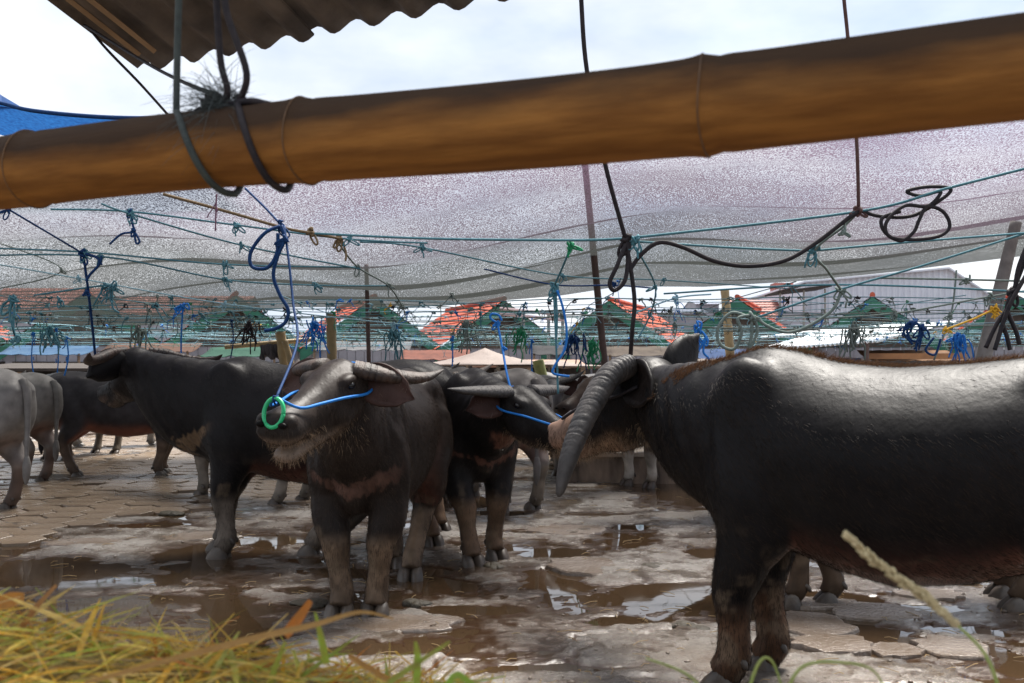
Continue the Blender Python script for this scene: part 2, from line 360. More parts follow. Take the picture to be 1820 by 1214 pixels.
# pebbles and dung crumbs scattered over the concrete
peb = MB()
PX = []; 
for k in range(1400):
    d = 3.2 * (12 / 3.2) ** random.random(); PX.append((random.uniform(-0.55, 0.58) * d, d))
PXA = np.array(PX); PZ = ground_h(PXA[:, 0], PXA[:, 1])
for (x, d), z in zip(PX, PZ):
    if z < 0.004: continue
    r = random.choice((0.004, 0.005, 0.006, 0.008, 0.012))
    peb.ell((x, d, z), (r * random.uniform(0.8, 1.8), r * random.uniform(0.8, 1.5), r * 0.6), n=6, m=4)
build('pebbles', peb, mat('pebble', (0.17, 0.13, 0.10), 0.4, (9, 0.8, (0.07, 0.05, 0.035))), ground, smooth=True, kind='stuff')

# trampled straw bits and dung on the yard
lit = MB(); lrg = random.Random(31)
LP = [(lrg.uniform(-.55, .58), 3.0 * (11 / 3.0) ** lrg.random()) for _ in range(520)]; LP = np.array([(u * d, d) for u, d in LP]); LZ = ground_h(LP[:, 0], LP[:, 1])
for (x, d), z in zip(LP, LZ):
    a = lrg.uniform(0, 6.28); ln = lrg.uniform(.03, .12); z = max(float(z), .0) + .006
    c, s_ = math.cos(a) * ln / 2, math.sin(a) * ln / 2; lit.tube([(x - c, d - s_, z), (x + lrg.uniform(-.01, .01), d, z + .006), (x + c, d + s_, z)], .0018, n=4, smooth=1)
build('straw_litter', lit, mat('litter', (.34, .24, .11), .7, (20, .8, (.2, .13, .06))), ground, kind='stuff')
dung_m = mat('dung', (.055, .042, .022), .6, (18, .8, (.03, .024, .014)), (40, .8, .02))
for (px_, py_, R_) in ((560, 1075, .13), (880, 1010, .10), (1160, 1010, .12), (740, 1075, .10), (300, 915, .15), (1230, 1120, .10), (690, 985, .12)):
    g = G(px_, py_); dm = MB()
    for q in range(7): a = lrg.uniform(0, 6.28); rr0 = lrg.uniform(0, R_ * .6); dm.ell((rr0 * math.cos(a), rr0 * math.sin(a), .008), (R_ * lrg.uniform(.3, .6), R_ * lrg.uniform(.3, .6), lrg.uniform(.012, .028)), n=10, m=6)
    o = build('dung_pat', dm, dung_m, ground, smooth=True); o.location = g; o['kind'] = 'stuff'

# concrete platform behind
plat_m = mat('stained_concrete', (0.27, 0.20, 0.145), 0.8, (4.0, 0.95, (0.055, 0.04, 0.03)), (30, 0.5, 0.01), stretch=(1.6, 1.6, 0.55))
top_m = mat('pale_concrete', (0.46, 0.39, 0.32), 0.7, (3, 0.7, (0.3, 0.24, 0.19)), (40, 0.3, 0.01))
pc = empty('concrete_platform', (2.05, 12.2, 0), 'low stained concrete platform with blackened front face standing in the wet yard', 'platform')
mb = MB(); mb.box((0, 0, 0.145), (3.0, 2.3, 0.31)); build('base', mb, plat_m, pc)
mb = MB()
mb.box((0, 0, 0.325), (3.08, 2.38, 0.05)); tp = build('top_slab', mb, top_m, pc)
bv = tp.modifiers.new('bevel', 'BEVEL'); bv.width = 0.012; bv.segments = 2

# ------------------------------------------------------------------ buffalo
def attr_color(me, cols):
    a = me.color_attributes.new('Col', 'FLOAT_COLOR', 'POINT')
    c4 = np.ones((len(me.vertices), 4), np.float32); c4[:, :3] = cols
    a.data.foreach_set('color', c4.ravel())
def skin_material(name, rough, bscale=1.0):
    m = bpy.data.materials.new(name); m.use_nodes = True; t = m.node_tree; b = t.nodes['Principled BSDF']; K = t.links.new
    an = t.nodes.new('ShaderNodeAttribute'); an.attribute_name = 'Col'
    tcn = t.nodes.new('ShaderNodeTexCoord')
    n = t.nodes.new('ShaderNodeTexNoise'); n.inputs['Scale'].default_value = 9; n.inputs['Detail'].default_value = 7; K(tcn.outputs['Object'], n.inputs['Vector'])
    r = t.nodes.new('ShaderNodeMapRange'); r.inputs['From Min'].default_value = 0.3; r.inputs['From Max'].default_value = 0.7; r.inputs['To Min'].default_value = 0.72; r.inputs['To Max'].default_value = 1.3
    K(n.outputs['Fac'], r.inputs['Value'])
    mu = t.nodes.new('ShaderNodeMixRGB'); mu.blend_type = 'MULTIPLY'; mu.inputs['Fac'].default_value = 1; K(an.outputs['Color'], mu.inputs['Color1']); K(r.outputs[0], mu.inputs['Color2'])
    K(mu.outputs[0], b.inputs['Base Color'])
    rr = t.nodes.new('ShaderNodeMapRange'); rr.inputs['To Min'].default_value = rough - 0.10; rr.inputs['To Max'].default_value = rough + 0.14; K(n.outputs['Fac'], rr.inputs['Value']); K(rr.outputs[0], b.inputs['Roughness'])
    b.inputs['Specular IOR Level'].default_value = 0.105
    mp1 = t.nodes.new('ShaderNodeMapping'); mp1.inputs['Scale'].default_value = (1.0, 1.0, 0.28); K(tcn.outputs['Object'], mp1.inputs['Vector'])
    b1 = t.nodes.new('ShaderNodeTexNoise'); b1.inputs['Scale'].default_value = 55; b1.inputs['Detail'].default_value = 6; K(mp1.outputs[0], b1.inputs['Vector'])
    b2 = t.nodes.new('ShaderNodeTexNoise'); b2.inputs['Scale'].default_value = 6.0; b2.inputs['Detail'].default_value = 4; K(mp1.outputs[0], b2.inputs['Vector'])
    bu1 = t.nodes.new('ShaderNodeBump'); bu1.inputs['Strength'].default_value = 0.20 * bscale; bu1.inputs['Distance'].default_value = 0.008; K(b1.outputs['Fac'], bu1.inputs['Height'])
    bu2 = t.nodes.new('ShaderNodeBump'); bu2.inputs['Strength'].default_value = 0.16 * bscale; bu2.inputs['Distance'].default_value = 0.035; K(b2.outputs['Fac'], bu2.inputs['Height']); K(bu1.outputs[0], bu2.inputs['Normal'])
    K(bu2.outputs[0], b.inputs['Normal'])
    return m
skin_dark = skin_material('buffalo_skin_dark', 0.44, 1.0)
skin_grey = skin_material('buffalo_skin_grey', 0.46, 0.8)
hoof_m = mat('hoof', (0.045, 0.036, 0.030), 0.45, (14, 0.8, (0.10, 0.075, 0.055)), (70, 0.4, 0.004))
eye_m = mat('eye', (0.006, 0.005, 0.005), 0.12, spec=0.4)
nostril_m = mat('nostril', (0.004, 0.003, 0.003), 0.6, spec=0.1)
def horn_material(name, c1, c2):
    return mat(name, c1, 0.62, (14, 0.8, c2), (55, 0.8, 0.006), stretch=(1, 1, 1))
horn_dark = horn_material('horn_dark', (0.030, 0.028, 0.028), (0.075, 0.065, 0.06))
horn_brown = horn_material('horn_brown', (0.020, 0.015, 0.0125), (0.065, 0.037, 0.026))
horn_tan = horn_material('horn_grey', (0.13, 0.11, 0.095), (0.24, 0.2, 0.17))
def hair_material(name, c1, c2, rough=0.45):
    m = bpy.data.materials.new(name); m.use_nodes = True; t = m.node_tree; b = t.nodes['Principled BSDF']
    hi = t.nodes.new('ShaderNodeHairInfo'); mx_ = t.nodes.new('ShaderNodeMixRGB'); mx_.inputs['Color1'].default_value = (*c1, 1); mx_.inputs['Color2'].default_value = (*c2, 1)
    t.links.new(hi.outputs['Random'], mx_.inputs['Fac']); t.links.new(mx_.outputs[0], b.inputs['Base Color']); b.inputs['Roughness'].default_value = rough; b.inputs['Specular IOR Level'].default_value = 0.12
    return m
NOSE_RING = mat('green_plastic', (0.01, 0.42, 0.16), 0.35)

def tri_sample(me, n, rng, weight=None):
    me.calc_loop_triangles(); nt_ = len(me.loop_triangles)
    tv = np.empty(nt_ * 3, np.int32); me.loop_triangles.foreach_get('vertices', tv); tv = tv.reshape(-1, 3)
    co = np.empty(len(me.vertices) * 3, np.float32); me.vertices.foreach_get('co', co); co = co.reshape(-1, 3)
    a, b, c = co[tv[:, 0]], co[tv[:, 1]], co[tv[:, 2]]
    nr = np.cross(b - a, c - a); ar = np.linalg.norm(nr, axis=1) + 1e-12
    w = ar.copy()
    if weight is not None: w *= weight((a + b + c) / 3, nr / ar[:, None])
    k = rng.choice(nt_, n, p=w / w.sum()); u = rng.random(n); v = rng.random(n); f = u + v > 1; u[f] = 1 - u[f]; v[f] = 1 - v[f]
    p = a[k] + (b[k] - a[k]) * u[:, None] + (c[k] - a[k]) * v[:, None]
    return p, (nr / ar[:, None])[k]
def hairs(name, parent, p, dirs, ln, droop, rad, material, rng, npt=4):
    n = len(p); hc = bpy.data.hair_curves.new(name); hc.add_curves([npt] * n)
    pts = np.zeros((n, npt, 3), np.float32)
    dirs = dirs / (np.linalg.norm(dirs, axis=1, keepdims=True) + 1e-9)
    for i in range(npt):
        s = i / (npt - 1)
        q = p + dirs * (ln * s)[:, None]; q[:, 2] -= droop * ln * s * s
        pts[:, i] = q
    hc.attributes['position'].data.foreach_set('vector', pts.ravel())
    rr = np.tile(np.linspace(1.0, 0.25, npt), n).astype(np.float32) * rad
    ra = hc.attributes.get('radius') or hc.attributes.new('radius', 'FLOAT', 'POINT')
    ra.data.foreach_set('value', rr)
    hc.materials.append(material)
    return link(name, hc, parent)

def ring_local(c, t, w, hu, hd, n=20, pinch=0.0, sq=1.0, up=Vector((0, 0, 1))):
    t = t.normalized(); side = up.cross(t).normalized(); u = t.cross(side)
    out = []
    for k in range(n):
        a = 2 * math.pi * k / n; cs, sn = math.cos(a), math.sin(a)
        y = w * math.copysign(abs(cs) ** sq, cs); z = (hu if sn > 0 else hd) * math.copysign(abs(sn) ** sq, sn)
        if sn > 0: y *= 1 - pinch * sn * sn
        out.append(c + side * y + u * z)
    return out

def buffalo(label, loc, head_ang, s=1.0, feet=None, poll=None, hyaw=0.0, hpitch=-25.0, hroll=0.0, horn=None, horn_m=None, horn_r=0.05,
            voxel=0.014, body=(0.03, 0.026, 0.025), sock=(0.20, 0.15, 0.11), skin=None, belly=1.0, fat=1.0, earpose=(0, 0), ear_r=None, ear_in=(0.05, 0.026, 0.022),
            chevron=None, face=None, pink=0.25, jaw=0.0, fur=0, furc=((0.02, 0.017, 0.016), (0.06, 0.045, 0.035)), seed=1, tail=True,
            ridge=0, beard=0, nose_ring=False, hs=1.08, legf=1.0, neckf=1.0, yw=.90, halter=None, scrotum=False, neck_dip=0.0, group='water buffaloes tethered in the yard', hump=1.0, horn_tip=.02, horn_amp=.075, horn_far=None, horn_world=None, horn_ridges=15, sockz=0.45, hide=None):
    rng = np.random.default_rng(seed); rnd = random.Random(seed)
    root = empty('water_buffalo', (loc[0], loc[1], 0.0), label, 'buffalo', group, rz=head_ang)
    Wm = Matrix.Translation((loc[0], loc[1], 0.0)) @ Matrix.Rotation(head_ang, 4, 'Z'); Wi = Wm.inverted()
    sk = skin or skin_dark
    mb = MB()
    # trunk: x, centre z, half width, up, down
    T = [(-1.045, 1.02, .07, .09, .10), (-1.02, 1.02, .16, .16, .19), (-.95, 1.01, .24, .245, .28), (-.84, 1.0, .285, .29, .36), (-.70, .98, .305, .325, .40), (-.52, .95, .335, .335, .40 + .6 * (belly - 1) * .4),
         (-.30, .92, .37, .34, .415 * belly), (-.05, .90, .385, .345, .425 * belly), (.15, .90, .37, .365, .405 + .55 * (belly - 1) * .4), (.31, .92, .335, .385 * hump, .395), (.43, .94, .295, .385 * hump, .39), (.54, .945, .25, .35 * hump, .36),
         (.63, .945, .20, .29, .30), (.70, .94, .14, .20, .21), (.735, .93, .06, .09, .10)]
    rings = [ring_local(Vector((x, 0, z)), Vector((1, 0, 0)), w * (fat if -.6 < x < .4 else 1 + (fat - 1) * .5), hu, hd, n=24, pinch=0.34) for x, z, w, hu, hd in T]
    mb.loft(rings)
    for sd_ in (-1, 1):   # hip bones, haunch, shoulder blade, pin bones
        mb.ell((-.60, sd_ * .185, 1.165), (.15, .085, .075)); mb.ell((-.97, sd_ * .11, 1.10), (.09, .075, .075))
        mb.ell((-.76, sd_ * .165, .93), (.245, .155, .33)); mb.ell((-.60, sd_ * .20, .74), (.165, .125, .23))
        mb.ell((.42, sd_ * .165, .96), (.19, .125, .34), Matrix.Rotation(0.25, 3, 'Y')); mb.ell((.48, sd_ * .165, .80), (.16, .135, .20))
        mb.ell((.41, sd_ * .185, .70), (.14, .11, .22))
    mb.ell((.50, 0, .72), (.17, .15, .20)); mb.ell((.40, 0, 1.20), (.22, .10, .11 * hump))
    mb.v = [(v[0], v[1] * yw, v[2]) for v in mb.v]
    # legs
    F0 = {'FL': (.47, .17), 'FR': (.47, -.17), 'HL': (-.72, .17), 'HR': (-.72, -.17)}
    FT = {}
    for k, v in F0.items():
        q = feet.get(k) if feet else None
        if q is None: FT[k] = v
        elif isinstance(q, Vector): w = Wi @ q; FT[k] = (w.x / s, w.y / s)
        else: FT[k] = (v[0] + q[0], v[1] + q[1])
    hoofs = []
    for k, (fx, fy) in FT.items():
        sg = 1 if k[1] == 'L' else -1; dx = fx - F0[k][0]; dy = fy - F0[k][1]
        if k[0] == 'F':
            pts = [(.50, sg * .11, 1.06), (.49, sg * .15, .96), (.46, sg * .185, .78), (.44 + .12 * dx, sg * .185 + .12 * dy, .64), (.455 + .32 * dx, sg * .18 + .35 * dy, .52), (.475 + .58 * dx, sg * .17 + .6 * dy, .395), (.475 + .64 * dx, sg * .17 + .66 * dy, .36), (.46 + .80 * dx, sg * .17 + .8 * dy, .25), (fx - .025, fy, .135), (fx - .008, fy, .095), (fx + .018, fy, .055)]
            rr = [.03, .13, .138, .130, .104, .080, .075, .056, .062, .063, .061]
        else:
            pts = [(-.72, sg * .10, 1.10), (-.70, sg * .15, .98), (-.62, sg * .195, .80), (-.60 + .12 * dx, sg * .20 + .1 * dy, .68), (-.70 + .30 * dx, sg * .195 + .3 * dy, .56), (-.815 + .55 * dx, sg * .18 + .55 * dy, .455), (-.825 + .62 * dx, sg * .175 + .62 * dy, .41), (-.80 + .80 * dx, sg * .17 + .8 * dy, .27), (fx - .045, fy, .14), (fx - .02, fy, .10), (fx + .015, fy, .055)]
            rr = [.03, .17, .165, .148, .112, .082, .073, .057, .063, .064, .061]
        pts = [(q[0], q[1] * (yw if i_ < 4 else 1), q[2]) for i_, q in enumerate(pts)]
        mb.tube(pts, [r_ * legf for r_ in rr], n=14, smooth=3)
        hoofs.append((k, fx, fy))
    # neck and head
    if poll is None: pl = Vector((1.22, 0, 1.25))
    else: pl = (Wi @ poll) / s
    hr = Matrix.Rotation(math.radians(hyaw) - head_ang, 3, 'Z') @ Matrix.Rotation(math.radians(-hpitch), 3, 'Y') @ Matrix.Rotation(math.radians(hroll), 3, 'X')
    H = lambda x, y, z: pl + hr @ Vector((x * hs, y * hs, z * hs))
    a0 = Vector((.40, 0, .98)); a1 = Vector((.68, 0, 1.0 - neck_dip)); a3 = H(.02, 0, -.135); a2 = a3 + (a1 - a3) * .38 + hr @ Vector((-.10, 0, .0)) * .8
    NP = []
    for i in range(9):
        t = i / 8; NP.append(a0 * (1 - t) ** 3 + a1 * 3 * t * (1 - t) ** 2 + a2 * 3 * t * t * (1 - t) + a3 * t ** 3)
    rings = []
    for i, c in enumerate(NP):
        t = i / 8; tan = (NP[min(i + 1, 8)] - NP[max(i - 1, 0)])
        rings.append(ring_local(c, tan, (.285 * yw * (1 - t) ** .95 + .12 * t), .345 * (1 - t) ** 1.05 + .125 * t, (.36 * (1 - t) ** .85 + .165 * t) * (1 + (neckf - 1) * math.sin(math.pi * t)), n=20, pinch=.25 * (1 - t)))
    mb.loft(rings)
    hx = hr @ Vector((1, 0, 0)); hu = hr @ Vector((0, 0, 1))
    HRG = [(-.075, .05, .045, .05, -.10), (-.05, .095, .085, .09, -.105), (0.0, .125, .125, .125, -.115), (.08, .132, .135, .145, -.125), (.16, .122, .125, .150, -.13), (.25, .096, .105, .135, -.135), (.34, .080, .088, .105, -.135),
           (.42, .084, .084, .072, -.13), (.47, .096, .086, .064, -.13), (.51, .098, .080, .056, -.13), (.535, .082, .060, .044, -.13), (.55, .04, .028, .02, -.13)]
    mb.loft([ring_local(H(x, 0, z), hx, w * hs, u * hs, dn * hs, n=20, pinch=.12, up=hu) for x, w, u, dn, z in HRG])
    jr = hr @ Matrix.Rotation(math.radians(jaw), 3, 'Y')
    J0 = H(.05, 0, -.20)
    JR = [(0.0, .085, .06, .07, -.005), (.10, .088, .055, .065, -.008), (.22, .07, .045, .048, 0.0), (.34, .056, .036, .035, .004), (.42, .060, .032, .034, .010), (.455, .045, .022, .025, .014), (.465, .02, .01, .012, .014)]
    mb.loft([ring_local(J0 + jr @ Vector((x * hs, 0, z * hs)), jr @ Vector((1, 0, 0)), w * hs, u * hs, dn * hs, n=16, up=jr @ Vector((0, 0, 1))) for x, w, u, dn, z in JR])
    for sd_ in (-1, 1):
        mb.ell(H(.115, sd_ * .092, -.046), (.065, .040, .030), hr)             # brow
        mb.ell(H(.16, sd_ * .085, -.17), (.10, .045, .075), hr)               # cheek
        mb.ell(H(.505, sd_ * .056, -.085), (.042, .040, .034), hr)            # nostril wing
        mb.ell(H(.02, sd_ * .095, -.045), (.055, .05, .045), hr)               # horn root
    if scrotum: mb.ell((-.66, 0, .60), (.075, .065, .11))
    if hide is None: pass
    V = [tuple(c * s for c in v) for v in mb.v]; mb.v = V
    tmp = link('tmp', mb.mesh('tmp'), None)
    md = tmp.modifiers.new('r', 'REMESH'); md.mode = 'VOXEL'; md.voxel_size = voxel
    ms = tmp.modifiers.new('s', 'SMOOTH'); ms.factor = 0.5; ms.iterations = 4
    dg = bpy.context.evaluated_depsgraph_get(); me = bpy.data.meshes.new_from_object(tmp.evaluated_get(dg))
    bpy.data.objects.remove(tmp)
    # join ears, tail, sheath to the body surface
    nb = len(me.vertices)
    vv = np.empty(nb * 3, np.float32); me.vertices.foreach_get('co', vv); vv = vv.reshape(-1, 3)
    ff = [tuple(p.vertices) for p in me.polygons]
    ed = np.empty(len(me.edges) * 2, np.int32); me.edges.foreach_get('vertices', ed); ed = ed.reshape(-1, 2)
    deg_ = np.bincount(ed.ravel(), minlength=nb).astype(np.float32)[:, None]
    hq0 = (vv / s - np.array(pl)[None, :]) @ np.array(hr) / hs
    wsm = (.6 * sst(.42, .60, vv[:, 2] / s) * np.maximum(sst(-.02, -.14, hq0[:, 0]), sst(.22, .3, np.abs(hq0[:, 1]))))[:, None].astype(np.float32)
    for _ in range(int(round(26 * (.0125 / voxel) ** 1.5))):
        acc = np.stack([np.bincount(ed[:, 0], vv[ed[:, 1], a], nb) + np.bincount(ed[:, 1], vv[ed[:, 0], a], nb) for a in range(3)], 1) / deg_
        vv = (vv + (acc - vv) * wsm).astype(np.float32)
    if voxel < .016:     # skin folds across the neck
        hq0 = (vv / s - np.array(pl)[None, :]) @ np.array(hr) / hs; ctr = np.array([tuple(c) for c in NP], np.float32) * s
        dv = vv[:, None, :] - ctr[None, 1:, :]; di = np.argmin((dv ** 2).sum(2), 1); nn_ = dv[np.arange(nb), di]; nn_ /= np.linalg.norm(nn_, axis=1, keepdims=True) + 1e-6
        wob = fbm(vv[:, 0] * 5, vv[:, 1] * 5, vv[:, 2] * 5, s=seed) * 7
        fold = np.sin(hq0[:, 0] * 2 * math.pi / .075 + wob) * sst(-.50, -.36, hq0[:, 0]) * sst(-.03, -.12, hq0[:, 0]) * (np.abs(hq0[:, 1]) < .35) * (vv[:, 2] > .6 * s)
        vv = (vv + nn_ * (fold * .0030 * s)[:, None]).astype(np.float32)
    ex = MB()
    for sd_ in (-1, 1):
        ep = earpose if (sd_ > 0 or ear_r is None) else ear_r
        er = hr @ Matrix.Rotation(math.radians(sd_ * (98 + ep[0])), 3, 'Z') @ Matrix.Rotation(math.radians(20 + ep[1]), 3, 'Y')
        base = H(-.005, sd_ * .105, -.075)
        rings = []
        for i in range(11):
            t = i / 10; wd = .034 + .066 * math.sin(math.pi * min(1, (t * 0.93 + .10)) ** 0.85) if t < 1 else .006
            wd = max(wd * (1 if t < .8 else (1 - (t - .8) / .2 * .8)), .006); cup = .045 * (1 - .75 * t) + .006; th = .009 * (1 - .5 * t) + .002
            ring = []
            m_ = 7
            for q in range(m_): a = -1 + 2 * q / (m_ - 1); ring.append(Vector((.29 * t - .02, a * wd, cup * (a * a) - cup * .5 + th)))
            for q in range(m_): a = 1 - 2 * q / (m_ - 1); ring.append(Vector((.29 * t - .02, a * wd * 1.06, cup * (a * a) - cup * .5 - th)))
            roll = Matrix.Rotation(math.radians(-sd_ * (-62)), 3, 'X')
            rings.append([(base + er @ (roll @ p)) * s for p in ring])
        ex.loft(rings)
    near = len(ex.v)
    if tail:
        ex.tube([Vector(p) * s for p in ((-1.0, 0, 1.18), (-1.06, .01, 1.08), (-1.075, .015, .85), (-1.07, .02, .62), (-1.07, .02, .50))], [r * s for r in (.045, .038, .026, .02, .018)], n=8)
        ex.tube([Vector(p) * s for p in ((-1.07, .02, .52), (-1.07, .02, .44), (-1.065, .02, .34), (-1.06, .02, .27))], [r * s for r in (.018, .036, .03, .006)], n=8)
    av = np.array(ex.v, np.float32).reshape(-1, 3)
    co = np.concatenate([vv, av]); ff += [tuple(i + nb for i in f) for f in ex.f]
    me2 = bpy.data.meshes.new('body'); me2.from_pydata(co.tolist(), [], ff); me2.update(); bpy.data.meshes.remove(me)
    me2.polygons.foreach_set('use_smooth', [True] * len(me2.polygons)); me2.materials.append(sk)
    nrm = np.empty(len(co) * 3, np.float32); me2.vertices.foreach_get('normal', nrm); nrm = nrm.reshape(-1, 3)
    # ---- coat pattern
    q = co / s; x, y, z = q[:, 0], q[:, 1], q[:, 2]
    nz = fbm(x * 6 + 3, y * 6, z * 6, o=4, s=seed * 7)
    nzf = vnoise(x * 60, y * 60, z * 14, s=seed)
    nz2 = fbm(x * 2.2 + 9, y * 2.2, z * 2.2, o=3, s=seed * 5 + 2)
    C = np.tile(np.array(body, np.float32), (len(co), 1)) * (0.75 + 0.5 * nz2)[:, None]
    def mixc(m, c):
        C[:] = C * (1 - m[:, None]) + np.array(c, np.float32)[None, :] * m[:, None]
    hl = (q - np.array(pl)[None, :]) @ np.array(hr) / hs             # head-frame coordinates
    inhead = sst(-.12, -.02, hl[:, 0]) * (np.abs(hl[:, 1]) < .2) * (hl[:, 2] > -.42) * (hl[:, 2] < .1) * (hl[:, 0] < .62)
    low = (z < 0.56) & (inhead < .5)
    sm = sst(sockz + .04, sockz - .09, z + .10 * (nz - .5)) * low
    mixc(sm, sock)
    mixc(sst(.46, .62, nz) * .55 * sm * (z < .42), tuple(c * .35 for c in sock))
    mixc(sst(.16, .11, z) * .5 * low, tuple(c * .4 for c in sock))
    und = sst(-.45, -.85, nrm[:, 2]) * (z > .42) * (x < .45) * (inhead < .5)
    mixc(und * pink, (.30, .115, .075))
    mixc(sst(.30, .17, np.abs(y)) * sst(-.30, -.5, x) * sst(.95, .80, z) * (z > .45) * sst(-.95, -.80, x) * pink * .9, (.32, .13, .09))
    mixc(sst(.58, .70, fbm(x * 11, y * 11, z * 11, o=4, s=seed + 90)) * sst(.75, .25, z) * .55 * (inhead < .5), (.17, .125, .085))
    fc = face or (0.075, 0.055, 0.046)
    mz = inhead * sst(.36, .46, hl[:, 0] + .05 * (nz - .5))
    mixc(mz * sst(-.13, -.17, hl[:, 2]) * .9, fc)
    mixc(mz * sst(-.155, -.12, hl[:, 2]) * .6, (.022, .019, .018))
    mixc(inhead * sst(-.19, -.235, hl[:, 2]) * sst(.1, .25, hl[:, 0]) * .7, fc)
    mixc(inhead * (np.abs(hl[:, 2] + .192) < .008) * (hl[:, 0] > .33) * .9, (.008, .006, .006))   # mouth line
    if chevron:
        for (zc, slope, wdt, col, amt) in chevron['bands']:
            dd = np.abs(z - (zc + slope * np.abs(y))) + .09 * (nz - .5) + .05 * (nzf - .5)
            mixc(sst(wdt, wdt * .45, dd) * sst(.48, .60, x) * (inhead < .5) * amt * sst(.30, .2, np.abs(y)), col)
        if chevron.get('throat'):
            dd = np.abs(hl[:, 0] - .045) + .10 * (nz - .5) + .06 * (nzf - .5)
            mixc(sst(.075, .02, dd) * sst(-.26, -.31, hl[:, 2]) * (np.abs(hl[:, 1]) < .22) * (hl[:, 2] > -.50) * .75, chevron['throat'])
    if face and ridge:
        mixc(inhead * sst(-.045, -.005, hl[:, 2]) * sst(.0, .06, hl[:, 0]) * .8, (0.26, .17, .10))
        mixc(inhead * sst(.30, .42, hl[:, 0]) * .85, (0.27, .17, .125))
    mixc(sst(.02, .10, np.abs(hl[:, 1]) - .16) * (hl[:, 0] > -.5) * 0, ear_in)
    C[nb:nb + near] = np.array(body) * 0.9
    ei = np.arange(nb, nb + near); idx = (ei - nb) % 14
    C[ei[idx < 7]] = ear_in
    if tail: C[nb + near:] = np.array(body) * 0.8
    attr_color(me2, C)
    link('body', me2, root)
    # ---- hooves
    for k, fx, fy in hoofs:
        hm = MB(); sg = 1 if k[1] == 'L' else -1; ro = rnd.uniform(-.12, .12)
        for c in (-1, 1):
            rings = []
            for zz, l0, l1, wd in ((-.012, -.045, .105, .046), (.0, -.045, .105, .046), (.022, -.04, .097, .044), (.045, -.03, .080, .040), (.068, -.022, .055, .034), (.082, -.015, .03, .02)):
                ring = []
                for j in range(12):
                    a = 2 * math.pi * j / 12; cs, sn = math.cos(a), math.sin(a)
                    px_ = (l0 + l1) / 2 + (l1 - l0) / 2 * cs; py_ = c * (.036 + .010 * (cs > .2) * 1) * 1 + wd * sn * (.92 if cs < .6 else .80)
                    py_ -= c * .012 * max(0, cs) ** 2
                    v = Matrix.Rotation(ro, 3, 'Z') @ Vector((px_, py_, 0)); ring.append(Vector((fx + v.x, fy + v.y, zz)) * s)
                rings.append(ring)
            hm.loft(rings)
            hm.tube([Vector((fx - .05, fy + c * .034, .135)) * s, Vector((fx - .074, fy + c * .038, .112)) * s, Vector((fx - .080, fy + c * .040, .094)) * s], [.018 * s, .015 * s, .006 * s], n=7, smooth=2)
        build('hoof', hm, hoof_m, root, smooth=True)
    # ---- eyes and nostrils
    for sd_ in (-1, 1):
        em = MB(); em.ell(H(.125, sd_ * .113, -.062) * s, (.024 * s, .019 * s, .018 * s), hr, n=16, m=10); build('eye', em, eye_m, root, smooth=True)
        nm = MB(); nm.ell(H(.545, sd_ * .050, -.088) * s, (.014 * s, .022 * s, .015 * s), hr @ Matrix.Rotation(.3, 3, 'Y'), n=12, m=8); build('nostril', nm, nostril_m, root, smooth=True)
    # ---- horns: path in the head frame (left side), mirrored
    if horn:
        for sd_ in (-1, 1):
            pts = [H(p[0], p[1] * sd_, p[2]) * s for p in (horn if sd_ > 0 or not horn_far else horn_far)]
            if horn_world and sd_ > 0: pts = [Wi @ p for p in horn_world]
            n0 = len(pts); rs = [horn_r * s * (1 - .10 * (i / (n0 - 1)) - (.90 - horn_tip) * (i / (n0 - 1)) ** 3.2) for i in range(n0)]
            pp, rr = catmull(pts, rs, 34)
            hm = MB(); rings = []; prev = None
            for i, p in enumerate(pp):
                t = i / (len(pp) - 1); tg = (pp[min(i + 1, len(pp) - 1)] - pp[max(i - 1, 0)]).normalized()
                a = tg.cross(hu) if prev is None else prev - tg * prev.dot(tg)
                a.normalize(); prev = a; b = tg.cross(a)
                rk = t ** .85 * horn_ridges; ph = rk % 1.0; ki = int(rk); gw = .10 + .10 * ((ki * 37) % 11) / 11; gc = .5 + .35 * (((ki * 53) % 17) / 17 - .5); gd = .4 + .9 * ((ki * 29) % 13) / 13
                grv = math.exp(-((ph - gc) / gw) ** 2) * gd * (1 - sst(.62, .85, t)); rd = rr[i] * (1 + .012 * rnd.uniform(-1, 1) * (t < .85) + .03 * math.sin(t * 9))
                ring = []
                for j in range(16):
                    an = 2 * math.pi * j / 16
                    q_ = rd * (1 - horn_amp * 1.5 * grv * (.35 + .65 * (.5 + .5 * math.cos(an + .6 * math.sin(ki))))); ring.append(p + a * (math.cos(an) * q_ * 1.12) + b * (math.sin(an) * q_ * (.80 if math.sin(an) > 0 else .62)))
                rings.append(ring)
            tg = (pp[-1] - pp[-2]).normalized(); rings.append([pp[-1] + tg * rr[-1] * .45 + (q_ - pp[-1]) * .72 for q_ in rings[-1]]); rings.append([pp[-1] + tg * rr[-1] * .75 + (q_ - pp[-1]) * .25 for q_ in rings[-2]])
            hm.loft(rings); build('horn', hm, horn_m or horn_dark, root, smooth=True)
    # ---- hair
    if fur:
        p, n_ = tri_sample(me2, fur, rng, lambda c, nn: 1.0 - .985 * sst(.15, .6, nn[:, 2]))
        flow = np.tile(np.array([[-.75, 0, -.55]], np.float32), (len(p), 1)); hq = (p / s - np.array(pl)) @ np.array(hr) / hs
        ih = (hq[:, 0] > -.05) & (hq[:, 0] < .6) & (np.abs(hq[:, 1]) < .2) & (np.abs(hq[:, 2] + .15) < .22)
        flow[ih] = np.array(hr @ Vector((.15, 0, -.9)))
        flow[p[:, 2] < .5 * s] = (0, 0, -1)
        flow = flow - n_ * np.sum(flow * n_, axis=1, keepdims=True)
